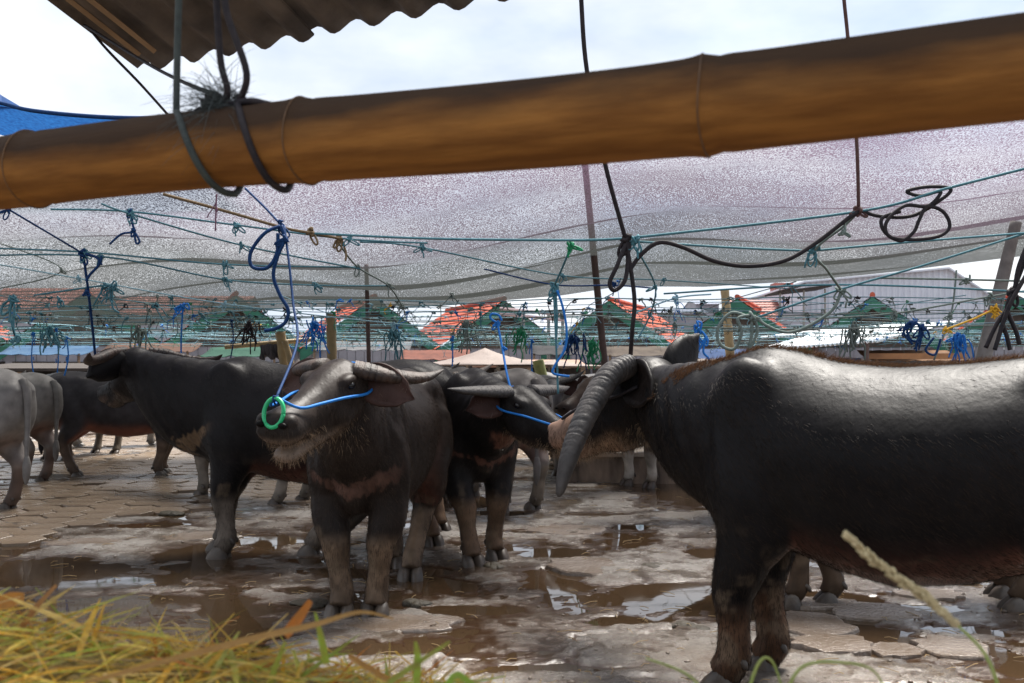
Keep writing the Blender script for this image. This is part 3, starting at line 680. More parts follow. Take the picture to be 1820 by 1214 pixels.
        dr = flow / (np.linalg.norm(flow, axis=1, keepdims=True) + 1e-6) + n_ * .20 + rng.normal(0, .16, p.shape)
        ln = rng.uniform(.010, .028, len(p)) * s
        hairs('coat_hair', root, p, dr, ln, .15, .0006, hair_material('coat_' + str(seed), *furc), rng)
    if ridge:
        p, n_ = tri_sample(me2, ridge, rng, lambda c, nn: ((np.abs(c[:, 1]) < .04 * s) & (nn[:, 2] > .6) & (c[:, 2] > 1.0 * s) & (c[:, 0] > -.5 * s)) * 1.0)
        dr = np.array([[-.55, 0, .75]]) + rng.normal(0, .25, p.shape)
        hairs('ridge_hair', root, p, dr, rng.uniform(.012, .034, len(p)) * s, .1, .0006, hair_material('ridge_' + str(seed), (.06, .028, .014), (.20, .10, .045)), rng)
    if beard:
        def wb(c, nn):
            h_ = (c / s - np.array(pl)) @ np.array(hr) / hs
            return ((h_[:, 0] > .30) & (h_[:, 0] < .56) & (np.abs(h_[:, 1]) < .12) & (h_[:, 2] < -.165) & (h_[:, 2] > -.33)) * 1.0 + ((h_[:, 0] > .02) & (h_[:, 0] <= .3) & (h_[:, 2] < -.22) & (h_[:, 2] > -.36) & (np.abs(h_[:, 1]) < .12)) * .35
        p, n_ = tri_sample(me2, beard, rng, wb)
        dr = n_ * .8 + np.array([[0, 0, -.6]]) + np.array(hr @ Vector((-.25, 0, 0)))[None] + rng.normal(0, .28, p.shape)
        hairs('beard_hair', root, p, dr, rng.uniform(.010, .036, len(p)) * s, .25, .0005, hair_material('beard_' + str(seed), (.20, .12, .065), (.42, .31, .21)), rng)
        if nose_ring: p, n_ = tri_sample(me2, beard // 5, rng, lambda c, nn: 1e-9 + (np.abs(np.abs(((c / s - np.array(pl)) @ np.array(hr) / hs)[:, 1]) - .27) < .13) * (np.abs(((c / s - np.array(pl)) @ np.array(hr) / hs)[:, 2] + .08) < .12) * (np.abs(((c / s - np.array(pl)) @ np.array(hr) / hs)[:, 0]) < .12))
        if nose_ring: hairs('ear_hair', root, p, n_ * .7 + np.array([[0, 0, -.3]]) + rng.normal(0, .35, p.shape), rng.uniform(.015, .05, len(p)) * s, .2, .00055, hair_material('earh_' + str(seed), (.16, .12, .09), (.40, .34, .28)), rng)
    if nose_ring:
        rm = MB(); rr_ = .056 * s * hs; c0 = H(.540, 0, -.085) * s
        ax1 = (hr @ Vector((.10, 1, 0))).normalized(); ax2 = (hr @ Vector((-.55, 0, 1))).normalized()
        pts = [c0 + ax1 * (rr_ * .82 * math.cos(a)) + ax2 * (rr_ * math.sin(a) + rr_ * .75) for a in np.linspace(0, 2 * math.pi, 25)]
        rm.tube(pts, .0095 * s, n=10, smooth=2); build('nose_ring', rm, NOSE_RING, root, smooth=True)
        root['_ringtop'] = tuple(Wm @ (c0 + ax2 * rr_ * 1.75))
    if halter:
        hmb = MB()
        for sd_ in (-1, 1):
            pts = [H(.49, sd_ * .012, .0), H(.44, sd_ * .066, -.052), H(.33, sd_ * .091, -.072), H(.2, sd_ * .124, -.09), H(.06, sd_ * .144, -.12), H(-.03, sd_ * .13, -.12)]
            if not nose_ring: pts = [H(.44, sd_ * .01, -.04), H(.42, sd_ * .085, -.075)] + pts[2:]
            hmb.tube([p * s for p in pts], .0075 * s, n=6, smooth=4)
        if nose_ring: hmb.tube([H(-.03, .13, -.12) * s, H(-.07, .09, -.05) * s, H(-.07, 0, -.035) * s, H(-.07, -.09, -.05) * s, H(-.03, -.13, -.12) * s], .0075 * s, n=6, smooth=4)
        build('halter', hmb, ROPE[halter], root, smooth=True)
    root['_poll'] = tuple(Wm @ (pl * s)); root['_crown'] = tuple(Wm @ (H(.09, 0, .015) * s))
    return root

def ang(hx_, hy_): return math.atan2(hy_, hx_)
def deg(hx_, hy_): return math.degrees(math.atan2(hy_, hx_))
HORN_OUT = [(.03, .08, -.02), (.0, .15, -.04), (-.04, .22, -.065), (-.10, .28, -.09), (-.16, .33, -.10), (-.23, .37, -.09)]
HORN_WIDE = [(.02, .09, -.02), (-.01, .18, -.02), (-.04, .28, -.02), (-.08, .37, .0), (-.11, .45, .04)]
HORN_BACK = [(.03, .08, -.02), (-.0, .17, -.045), (-.05, .25, -.09), (-.13, .33, -.14), (-.22, .38, -.17), (-.31, .40, -.17)]
HORN_DROOP = [(.07, .06, -.03), (.11, .14, -.035), (.17, .21, -.10), (.23, .25, -.20), (.275, .27, -.31), (.29, .27, -.42)]

B1 = buffalo('huge black water buffalo with long drooping ridged horn, broadside with bulging belly', (1.42, 3.82), ang(-.90, .44), s=1.02,
    feet={'FL': P(1293, 0, 3.92).xy.to_3d(), 'FR': P(1364, 0, 4.14).xy.to_3d(), 'HL': (.02, .02), 'HR': (-.02, 0)},
    poll=P(1152, 636, 4.62), hyaw=deg(-.63, .78), hpitch=-22, ear_in=(.016, .012, .011),
    horn_world=[P(1112, 650, 4.52), P(1080, 668, 4.46), P(1050, 716, 4.38), P(1024, 772, 4.30), P(1006, 824, 4.25), P(994, 876, 4.22)], horn=HORN_DROOP, horn_m=horn_dark, horn_tip=.28, horn_r=.078, voxel=.0125, belly=1.12, fat=1.06, yw=.95, hump=1.02, hs=1.28, legf=1.08, neckf=1.12,
    face=(.30, .19, .12), pink=.30, sock=(.11, .058, .034), fur=60000, seed=3, ridge=4500, beard=1600, halter='cord', body=(.0085, .0078, .0085), horn_ridges=26, horn_amp=.07, horn_far=[(.10, .06, -.03), (.15, .14, -.05), (.21, .20, -.11), (.27, .23, -.18), (.31, .23, -.25)], sockz=.33,
    earpose=(48, 18), ear_r=(10, -66), furc=((.007, .006, .0055), (.045, .030, .021)))
B2 = buffalo('young brown-black buffalo facing forward with head raised and green nose ring', (-.74, 5.60), ang(-.11, -.99), s=.98,
    feet={'FL': P(668, 0, 5.08).xy.to_3d(), 'FR': P(606, 0, 5.05).xy.to_3d(), 'HL': P(731, 0, 6.0).xy.to_3d(), 'HR': P(697, 0, 6.35).xy.to_3d()},
    poll=P(606, 640, 4.78), hyaw=deg(-.37, -.93), hpitch=-18, hroll=-4, horn=HORN_OUT, horn_m=horn_brown, horn_r=.056, voxel=.0115, body=(.020, .015, .0128), sock=(.165, .112, .074), sockz=.41,
    belly=1.03, fat=.93, yw=.80, face=(.20, .15, .115), jaw=7, hs=1.15, fur=45000, furc=((.016, .012, .011), (.075, .054, .041)), seed=5, beard=900, nose_ring=True, halter='blue',
    chevron={'bands': [(.655, .42, .032, (.19, .10, .075), .45)]}, ear_in=(.07, .04, .034), earpose=(-6, 0), horn_ridges=16)
B3 = buffalo('sturdy black buffalo in profile turning its head away, ear stretched forward', (-1.44, 6.86), ang(-1, .03), s=1.03,
    feet={'FL': P(397, 0, 6.68).xy.to_3d(), 'FR': P(394, 0, 7.0).xy.to_3d(), 'HL': P(556, 0, 6.78).xy.to_3d(), 'HR': P(598, 0, 7.08).xy.to_3d()},
    poll=P(243, 618, 7.0), hyaw=deg(-.66, .75), hpitch=-22, hroll=0, horn=HORN_BACK, horn_m=horn_brown, horn_r=.055, voxel=.014, belly=1.04, sock=(.145, .118, .096), body=(.010, .009, .0095), hs=1.1, legf=1.02, neckf=1.32,
    fur=28000, furc=((.009, .008, .008), (.035, .027, .022)), seed=8, pink=.35, chevron={'bands': [(.62, .9, .03, (.22, .14, .08), .6)]}, earpose=(-14, 8), sockz=.42)
B4 = buffalo('dark buffalo with straight sideways ridged horn, blue halter and head turned aside', (-.42, 7.05), ang(.42, -.91), s=.97,
    feet={'FR': P(838, 0, 6.40).xy.to_3d(), 'FL': P(880, 0, 6.62).xy.to_3d(), 'HR': P(768, 0, 7.15).xy.to_3d(), 'HL': (0, 0)},
    poll=P(925, 686, 6.22), hyaw=deg(.68, -.73), hpitch=-22, horn=[(.02, .09, -.02), (.005, .18, -.025), (-.015, .28, -.03), (-.035, .38, -.035), (-.06, .47, -.035)], horn_m=horn_dark, horn_r=.052, voxel=.0135,
    body=(.013, .0115, .0112), sock=(.15, .095, .06), fur=24000, furc=((.010, .009, .009), (.045, .034, .028)), seed=12, beard=600, nose_ring=True, halter='blue', hs=1.15, chevron={'bands': [(.66, .4, .03, (.20, .095, .068), .5)], 'throat': (.24, .11, .075)}, horn_ridges=18)
HS = [(.02, .09, -.02), (-.0, .18, .0), (-.03, .28, .03), (-.07, .36, .08)]
GREYS = [
    ('pale grey buffalo seen from behind at the edge of the hexagonal paving', (-5.20, 8.95), ang(-.95, .30), .99, (.21, .20, .19), (.20, .145, .12), {'scrotum': True, 'pink': .1,  'fat': .98, 'feet': {'HR': (.05, -.03), 'HL': (.05, .05)}}),
    ('second pale grey buffalo just beyond the one seen from behind', (-5.95, 11.2), ang(-.95, .30), .96, (.18, .17, .162), (.18, .13, .11), {}),
    ('slate grey buffalo broadside with reddish belly on the hexagonal paving', (-4.55, 11.9), ang(1, .12), .97, (.055, .051, .055), (.17, .12, .09), {'pink': .9, 'belly': 1.0, 'feet': {'HR': (.13, -.05), 'FR': (-.1, 0), 'FL': (-.12, 0)}}),
    ('grey buffalo with back-swept horns behind the slate grey one', (-6.2, 14.2), ang(-.2, -1), .95, (.10, .095, .095), (.18, .15, .12), {'horn': HORN_BACK}),
    ('grey-legged buffalo hidden behind the black buffalo in profile', (-2.62, 9.75), ang(-.80, .60), .95, (.10, .092, .088), (.23, .20, .165), {'tail': True}),
    ('grey buffalo facing forward with wide curved horns behind the blue-haltered one', (-.72, 10.9), ang(.05, -1), .99, (.12, .108, .10), (.20, .165, .13), {'horn': HORN_WIDE, 'horn_m': horn_tan}),
    ('light grey buffalo with bony hips behind the straight-horned one', (-.30, 9.5), ang(-.5, .86), .99, (.13, .12, .113), (.18, .15, .12), {'horn': HS}),
    ('bluish grey buffalo standing beside the concrete platform', (.85, 12.1), ang(-.35, -.94), .93, (.11, .108, .115), (.20, .18, .165), {'horn': HS}),
    ('brown buffalo with white-socked forelegs before the concrete platform', (1.72, 11.1), ang(-.75, -.66), .96, (.05, .034, .027), (.46, .42, .36), {'sockz': .40}),
    ('dark hairy-footed buffalo standing behind the huge black one', (2.04, 5.42), ang(-1, .08), .93, (.02, .016, .014), (.10, .066, .044), {'poll': P(1330, 720, 5.7), 'horn': HS, 'feet': {'FL': P(1412, 0, 5.28).xy.to_3d(), 'FR': P(1476, 0, 5.34).xy.to_3d(), 'HL': (.05, 0)}}),
    ('tan-footed buffalo mostly hidden beyond the huge black one', (2.35, 8.6), ang(-1, -.1), .95, (.035, .026, .022), (.22, .15, .10), {'sockz': .4}),
    ('distant dark buffalo standing on the far paving', (-6.4, 16.4), ang(1, .3), .95, (.04, .037, .037), (.22, .19, .16), {'horn': HS}),
    ('distant grey buffalo near the far stalls', (.9, 16.5), ang(-.9, .4), .95, (.12, .115, .115), (.2, .17, .14), {'horn': HS}),
]
GREYS += [
    ('dark grey buffalo grazing beyond the slate grey one', (-7.6, 13.2), ang(.9, -.3), .93, (.06, .056, .056), (.16, .13, .11), {'horn': HS}),
    ('pale grey buffalo far behind the black buffalo in profile', (-3.3, 14.6), ang(-.8, .5), .95, (.13, .122, .115), (.18, .15, .13), {'horn': HS}),
    ('small dark buffalo between the wide-horned grey one and the mossy post', (.15, 13.9), ang(.7, -.6), .92, (.05, .045, .043), (.2, .16, .13), {'horn': HORN_WIDE}),
    ('grey buffalo with short horns behind the head of the young buffalo', (-1.95, 12.6), ang(.4, -.9), .95, (.11, .10, .096), (.2, .17, .14), {'horn': HS}),
]
for i, (lb, lc, an, sc_, bc, skc, kw) in enumerate(GREYS):
    kw = dict(kw)
    buffalo(lb, lc, an, s=sc_, body=bc, sock=skc, voxel=.026 if lc[1] > 7 else .02, skin=skin_grey if sum(bc) > .2 else skin_dark, seed=40 + i, hpitch=-25, hyaw=math.degrees(an), **kw)

# ------------------------------------------------------------------ houses and stalls at the back of the yard
def roof_sheet(p_ridge0, p_ridge1, p_eave0, p_eave1, rows, cols, th, amp, name, m, parent):
    """tiled slope: stepped rows, waved columns, real thickness"""
    mb = MB(); n = Vector(p_ridge1) - Vector(p_ridge0); e = Vector(p_eave0) - Vector(p_ridge0); up = n.cross(e).normalized()
    if up.z < 0: up = -up
    for r in range(rows):
        t0 = r / rows; t1 = (r + 1.08) / rows; V = []; F = []
        for j in range(cols + 1):
            u = j / cols; w = amp * math.sin(j * math.pi)  + amp * (j % 2)
            for t, z in ((t0, 0.0), (t1, th * 1.0)):
                a = Vector(p_ridge0) * (1 - t) + Vector(p_eave0) * t; b = Vector(p_ridge1) * (1 - t) + Vector(p_eave1) * t
                V.append(a * (1 - u) + b * u + up * (z + w))
            V.append(V[-1] - up * th * 1.2)
        for j in range(cols): F += [(3 * j, 3 * j + 1, 3 * j + 4, 3 * j + 3), (3 * j + 1, 3 * j + 2, 3 * j + 5, 3 * j + 4)]
        mb.add(V, F)
    return build(name, mb, m, parent)
def gable_house(label, x, y, rz, w=4.8, Lh=7.0, eave=2.1, ridge=3.8, roofm=None, boards=True):
    h = empty('gable_stall', (x, y, 0), label, 'stall', 'green trimmed market stalls', rz)
    hw = w / 2; oh = 0.35
    nb_ = int(w / 0.30); bw = w / nb_
    for i in range(nb_):
        x0 = -hw + i * bw + .008; x1 = -hw + (i + 1) * bw - .008
        zt = lambda q: ridge - .14 - (ridge - eave) * abs(q) / hw
        V = [(x0, 0, 0), (x1, 0, 0), (x1, 0, zt(x1)), (x0, 0, zt(x0)), (x0, .05, 0), (x1, .05, 0), (x1, .05, zt(x1)), (x0, .05, zt(x0))]
        m_ = MB(); m_.add(V, [(0, 1, 2, 3), (5, 4, 7, 6), (0, 4, 5, 1), (3, 2, 6, 7), (0, 3, 7, 4), (1, 5, 6, 2)])
        build('wall_board', m_, board_m, h)
    m_ = MB(); V = [(-hw + .2, -.035, eave - .02), (hw - .2, -.035, eave - .02), (0, -.035, ridge - .2)]; V += [(q[0], -.008, q[2]) for q in V]; m_.add(V, [(0, 1, 2), (5, 4, 3), (0, 3, 4, 1), (1, 4, 5, 2), (2, 5, 3, 0)]); build('gable_panel', m_, mat('gable_brown', (.10, .075, .062), .85, (4, .7, (.05, .038, .032))), h)
    for sx in (-1, 0, 1):  # solid dark panels stand in for the shaded open stall fronts
        m_ = MB(); m_.box((sx * w * .31, -.05, .78), (w * .29, .06, 1.56)); build('dark_opening', m_, darkwood_m, h)
    m_ = MB()
    for sx in (-1, 1): m_.box((sx * (hw - .06), Lh / 2 + .06, eave / 2 - .1), (.1, Lh, eave - .2))
    m_.box((0, Lh, eave / 2), (w - .3, .1, eave)); build('side_wall', m_, board_m, h)
    for sx in (-1, 1):
        roof_sheet((0, -oh, ridge), (0, Lh, ridge), (sx * (hw + .12), -oh, eave - .08), (sx * (hw + .12), Lh, eave - .08), 10, 44, .03, .006, 'roof_slope', roofm or redtile_m, h)
        bb = MB(); a = Vector((0, -oh - .03, ridge - .03)); b = Vector((sx * (hw + .16), -oh - .03, eave - .14)); dn = Vector((0, 0, -.40)); th = Vector((0, .05, 0))
        V = [a, b, b + dn, a + dn]; V = V + [v + th for v in V]
        bb.add(V, [(0, 1, 2, 3), (5, 4, 7, 6), (0, 4, 5, 1), (3, 2, 6, 7), (1, 5, 6, 2), (0, 3, 7, 4)]); build('barge_board', bb, green_m, h)
    m_ = MB(); m_.tube([(0, -oh - .05, ridge + .05), (0, Lh, ridge + .05)], .09, n=8, smooth=1); build('ridge_cap', m_, roofm or redtile_m, h)
    return h
TH = math.radians(20)
place = ['beside the leaning brown pole', 'behind the pair of bamboo posts', 'behind the hanging cloth', 'behind the sagging net edge', 'behind the pale grey buffaloes', 'at the end of the row past the grey buffaloes']
bx, by = -.40, 36.0
for k in range(6):
    gable_house('green trimmed stall with red tiled roof, ' + ['left of the thin beam frame', 'behind the bamboo posts', 'behind the folded cloth rail', 'above the black buffalo turning its head', 'above the slate grey buffalo', 'above the pale grey buffaloes'][k],
                bx - 4.75 * k * math.cos(TH), by - 4.75 * k * math.sin(TH) * .75, TH)
bx, by = 3.60, 36.0
for k in range(5):
    gable_house('green trimmed stall with red tiled roof, ' + ['right beside the tall brown pole', 'behind the short bamboo post', 'in front of the grey warehouse', 'behind the leaning grey post', 'at the far end past the leaning grey post'][k],
                bx + 4.65 * k * math.cos(TH), by - 4.65 * k * math.sin(TH) * .6, -TH)
# tall grey warehouse behind the right row
wh = empty('warehouse', (21.5, 62, 0), 'tall pale grey corrugated metal warehouse with gabled end behind the red roofs', 'warehouse')
m_ = MB(); N = 130; x0, x1 = -3.2, 8.6
prof = lambda x: 7.65 - .30 * max(0, -(x - 5.6)) * .32 - 1.05 * max(0, x - 5.6) * .62
V = []; F = []
for i in range(N + 1):
    x = x0 + (x1 - x0) * i / N; yy = .10 * ((i // 2) % 2)
    V += [(x, yy, 0), (x, yy, prof(x))]
for i in range(N): F.append((2 * i, 2 * i + 2, 2 * i + 3, 2 * i + 1))
m_.add(V, F); build('front_siding', m_, greytin_m, wh)
m_ = MB(); m_.box((x0 + .05, 8, 3.3), (.1, 15.8, 6.6)); m_.box((x1 - .05, 8, 2.85), (.1, 15.8, 5.7)); build('side_siding', m_, greytin_m, wh)
m_ = MB()
for a, b in ((x0 - .2, 5.6), (5.6, x1 + .2)):
    V = [(a, -.3, prof(a) + .06), (b, -.3, prof(b) + .06), (b, 16, prof(b) + .06), (a, 16, prof(a) + .06)]; V += [(q[0], q[1], q[2] - .1) for q in V]
    m_.add(V, [(0, 1, 2, 3), (7, 6, 5, 4), (0, 4, 5, 1), (1, 5, 6, 2), (2, 6, 7, 3), (3, 7, 4, 0)])
build('roof', m_, greytin_m, wh)
lt = empty('balcony_shed', (17.2, 60, 0), 'open balcony shed with flat roof on thin posts beside the warehouse', 'shed')
m_ = MB(); m_.box((0, 0, 6.1), (3.2, 3, .12), Matrix.Rotation(-.12, 3, 'Y')); build('roof', m_, darkwood_m, lt)
for px_ in (-1.4, 0, 1.25):
    m_ = MB(); m_.tube([(px_, -1.3, 0), (px_, -1.3, 6.1)], .06, n=8, smooth=1); build('post', m_, greypole_m, lt)
m_ = MB(); m_.box((0, .2, 3.9), (3, 2.6, .15)); m_.box((0, 1.2, 2), (2.9, .1, 3.9)); build('floor', m_, plaster_m, lt)
m_ = MB(); m_.box((0, -1.25, 4.4), (3, .05, .7)); build('railing', m_, plaster_m, lt)
# farther houses
def far_house(label, px, py_top, py_eave, wpx, d, wallm, roofm, rz=0.0, name='house'):
    c = P(px, HZ, d); zr = HC + (HZ - py_top) * d / FPX; ze = HC + (HZ - py_eave) * d / FPX; w = wpx * d / FPX
    h = empty(name, (c.x, d, 0), label, 'house', None, rz)
    m_ = MB(); m_.box((0, 3, ze / 2), (w * .94, 5.6, ze)); build('wall', m_, wallm, h)
    for sy in (-1, 1):
        roof_sheet((-w / 2, 3, zr), (w / 2, 3, zr), (-w / 2, 3 + sy * 3.2, ze - .05), (w / 2, 3 + sy * 3.2, ze - .05), 8, 30, .05, .03, 'roof_slope', roofm, h)
    m_ = MB()
    for sx in (-1, 1): m_.add([(sx * w * .47, .2, ze), (sx * w * .47, 5.8, ze), (sx * w * .47, 3, zr - .05)], [(0, 1, 2)])
    build('gable_wall', m_, wallm, h)
    for q in (-.25, .2):
        m_ = MB(); m_.box((q * w, .19, ze * .62), (w * .16, .08, ze * .22)); wi = build('window', m_, darkwood_m, h)
        m_ = MB(); m_.box((q * w, .16, ze * .62 - ze * .12), (w * .2, .12, .1)); build('sill', m_, plaster_m, wi)
    return h
far_house('distant house with weathered dark red roof left of the warehouse', 1372, 528, 566, 120, 66, plaster_m, darkred_m)
hh = far_house('distant small house with peeling red roof and rooftop block', 1445, 536, 560, 60, 78, plaster_m, darkred_m)
far_house('distant grey house with pale flat-pitched roof behind the tall pole', 1205, 545, 556, 110, 70, plaster_m, greytin_m)
far_house('distant grey block house beside the dark red roof', 1258, 531, 540, 44, 80, plaster_m, greytin_m)
far_house('distant house with rusty roof behind the left stalls', 300, 520, 560, 260, 60, plaster_m, darkred_m)
far_house('distant house with dark roof at the far left', 60, 505, 560, 200, 58, plaster_m, darkred_m)
m_ = MB(); c = P(1418, 508, 66.5); m_.box((c.x - hh.location.x, 66.5 + 4 - hh.location.y - 0, c.z - .3), (1.3, 1.3, 1.6)); build('rooftop_block', m_, darkred_m, hh)
# thin pinkish beam frame
bf = empty('beam_frame', (1.2, 30, 0), 'thin pinkish steel beam frame without a roof among the stalls', 'frame')
m_ = MB(); a = P(888, 548, 30); b = P(1003, 560, 30)
for dz in (0, -.16): m_.tube([a - Vector((1.2, 30, -dz)), b - Vector((1.2, 30, -dz))], .055, n=6, smooth=1)
build('beam', m_, mat('pink_steel', (.5, .36, .36), .5), bf)
for px_ in (930, 975, 1000):
    q = P(px_, 555, 30) - Vector((1.2, 30, 0)); m_ = MB(); m_.tube([(q.x, 0, 0), (q.x, 0, q.z)], .05, n=6, smooth=1); build('post', m_, greypole_m, bf)
# low white tin roof on the right, with posts
tr = empty('tin_roof_shelter', (8.4, 25, 0), 'low open shelter with bright white corrugated tin roof and blue panels', 'shelter')
def corr_sheet(A, B, C_, D_, n, amp, th, name, m, parent, off=Vector((0, 0, 0))):
    """A-B is the waved eave, C_-D_ the opposite edge"""
    A, B, C_, D_ = map(Vector, (A, B, C_, D_)); up = (B - A).cross(C_ - A).normalized(); up = -up if up.z < 0 else up
    V = []; F = []; M_ = n * 8
    for i in range(M_ + 1):
        u = i / M_; w = up * (amp * math.sin(2 * math.pi * n * u))
        a = A * (1 - u) + B * u + w - off; b = C_ * (1 - u) + D_ * u + w - off
        V += [a, b, a - up * th, b - up * th]
    for i in range(M_):
        k = 4 * i; F += [(k, k + 4, k + 5, k + 1), (k + 2, k + 3, k + 7, k + 6), (k, k + 2, k + 6, k + 4), (k + 1, k + 5, k + 7, k + 3)]
    m_ = MB(); m_.add(V, F); return build(name, m_, m, parent, smooth=True)
o_ = Vector((8.4, 25, 0))
corr_sheet(P(1345, 622, 23), P(1560, 606, 23), P(1470, 588, 29), P(1705, 571, 29), 26, .03, .012, 'roof_sheet', tin_m, tr, o_)
corr_sheet(P(1350, 600, 28), P(1480, 592, 28), P(1470, 586, 32), P(1640, 574, 32), 22, .03, .012, 'roof_sheet', tin_m, tr, o_)
for q in (P(1360, 620, 23.1), P(1540, 607, 23.1), P(1690, 573, 28.8), P(1450, 614, 23.1)):
    m_ = MB(); m_.tube([(q.x - 8.4, q.y - 25, 0), (q.x - 8.4, q.y - 25, q.z)], .06, n=8, smooth=1); build('post', m_, brownpole_m, tr)
m_ = MB(); m_.box((P(1480, 0, 26).x - 8.4, 1.2, .85), (1.6, .08, 1.5)); build('panel', m_, mat('blue_panel', (.03, .12, .30), .5, (4, .6, (.02, .07, .18))), tr)
m_ = MB(); m_.box((P(1640, 0, 24).x - 8.4, -.6, 1.62), (2.4, .10, .14)); build('beam', m_, mat('orange_wood', (.35, .16, .06), .6, (4, .6, (.2, .09, .04))), tr)
# dark timber pens along the back
def pen(label, pxa, pxb, d, ztop, m1, roofm):
    a = P(pxa, 0, d).x; b = P(pxb, 0, d).x; c = (a + b) / 2; w = b - a
    h = empty('timber_pen', (c, d, 0), label, 'pen', 'low timber pens along the back')
    m_ = MB(); m_.box((0, 1.0, ztop), (w, 2.4, .07), Matrix.Rotation(.06, 3, 'X')); build('roof', m_, roofm, h)
    m_ = MB(); m_.box((0, 2.1, ztop / 2 - .04), (w, .06, ztop - .1)); build('back_wall', m_, darkwood_m, h)
    n = max(2, int(w / 1.3))
    for i in range(n + 1):
        m_ = MB(); m_.box((-w / 2 + .06 + (w - .12) * i / n, -.1, ztop / 2 - .06), (.11, .11, ztop - .12)); build('post', m_, wood_m, h)
    for z in (.5, .95):
        m_ = MB(); m_.box((0, -.19, z), (w, .05, .10)); build('rail', m_, m1, h)
pen('dark timber pen with plank rails behind the pale grey buffaloes', -60, 330, 24, 1.36, wood_m, darkwood_m)
pen('dark timber pen with rails behind the young buffalo', 340, 760, 25, 1.36, wood_m, darkwood_m)
pen('low pen roofed with rusty brown sheets behind the straight-horned buffalo', 840, 1040, 24, 1.45, wood_m, mat('rusty_sheet', (.22, .10, .06), .8, (3, .8, (.3, .2, .15))))
pen('dark pen with grey thatched roof beside the white tin shelter', 1180, 1420, 26, 1.55, wood_m, mat('thatch', (.14, .11, .09), .9, (12, .8, (.07, .055, .045)), (40, .6, .02)))
pen('timber pen under the beams beyond the huge black buffalo', 1560, 1960, 27, 1.5, wood_m, darkwood_m)
# beige tarpaulin canopies
def tarp_tent(label, px, d, w, zt, ze):
    c = P(px, 0, d); t = empty('tarpaulin_tent', (c.x, d, 0), label, 'tent')
    m_ = MB(); N = 10; V = []; F = []
    for i in range(N + 1):
        for j in range(N + 1):
            x = (i / N - .5) * w; y = (j / N - .5) * w * .8; r = max(abs(x) / (w / 2), abs(y) / (w * .4))
            z = zt - (zt - ze) * r ** .8 - .10 * math.sin(math.pi * min(1, r)) * (.6 + .4 * math.cos(5 * math.atan2(y, x + 1e-6)))
            V.append((x, y, z))
    for i in range(N):
        for j in range(N): k = i * (N + 1) + j; F.append((k, k + N + 1, k + N + 2, k + 1))
    m_.add(V, F); o = build('canopy', m_, tarp_m, t, smooth=True); so_ = o.modifiers.new('thick', 'SOLIDIFY'); so_.thickness = .012
    for sx in (-1, 1):
        for sy in (-1, 1):
            m_ = MB(); m_.tube([(sx * w * .49, sy * w * .39, 0), (sx * w * .49, sy * w * .39, ze)], .03, n=6, smooth=1); build('post', m_, greypole_m, t)
tarp_tent('pinkish beige tarpaulin tent with peaked top behind the straight-horned buffalo', 862, 20, 2.7, 1.72, 1.38)
tarp_tent('flat beige tarpaulin tent beside the green mossy post', 985, 21, 2.4, 1.5, 1.36)

def awning(label, px, d, w, z0, colr, c2, seed):
    c = P(px, 0, d); t = empty('awning', (c.x, d, 0), label, 'awning'); rq = random.Random(seed); m_ = MB(); V = []; F = []
    for i in range(13):
        for j in range(6): V.append(((i / 12 - .5) * w, 1.3 * j / 5, z0 + .26 * j / 5 - .07 * math.sin(math.pi * j / 5) - .05 * abs(math.sin(i * 1.3 + seed)) * (1 - j / 5) + rq.uniform(-.012, .012)))
    for i in range(12):
        for j in range(5): k = i * 6 + j; F.append((k, k + 6, k + 7, k + 1))
    m_.add(V, F); o = build('sheet', m_, mat('awning_' + str(seed), tuple(v * .5 for v in colr), .9, (4, .8, tuple(v * .5 for v in c2)), (14, .4, .02), spec=.2), t, smooth=True); o.modifiers.new('t', 'SOLIDIFY').thickness = .01
    for sx in (-1, 1): m_ = MB(); m_.tube([(sx * w * .48, .05, 0), (sx * w * .48, .05, z0)], .035, n=6, smooth=1); build('post', m_, wood_m, t)
for a in [('faded blue awning before the boarded stalls behind the pale grey buffaloes', 60, 28, 2.6, 1.75, (.05, .13, .26), (.10, .19, .30), 1), ('rusty brown awning behind the black buffalo turning its head', 250, 29, 2.8, 1.85, (.17, .085, .055), (.10, .055, .04), 2),
          ('dark green awning behind the folded cloth rail', 420, 28, 2.2, 1.7, (.02, .09, .06), (.035, .12, .08), 3), ('grey patched awning behind the tall bamboo post', 640, 29, 2.8, 1.9, (.20, .20, .21), (.10, .10, .11), 4),
          ('rust red awning beside the peaked tarpaulin tent', 770, 27, 1.9, 1.6, (.26, .09, .06), (.16, .06, .045), 5), ('black plastic awning beside the tall leaning brown pole', 1010, 28, 2.0, 1.75, (.03, .03, .034), (.06, .06, .065), 6),
          ('brown thatch awning behind the ear of the drooping-horned buffalo', 1160, 27, 2.4, 1.7, (.13, .10, .075), (.07, .05, .04), 7), ('deep blue awning behind the round coil of rope', 1290, 27, 1.9, 1.62, (.02, .06, .17), (.04, .09, .22), 8),
          ('orange-brown awning beside the leaning grey post', 1640, 25, 2.4, 1.55, (.26, .13, .06), (.16, .085, .045), 9)]: awning(*a)

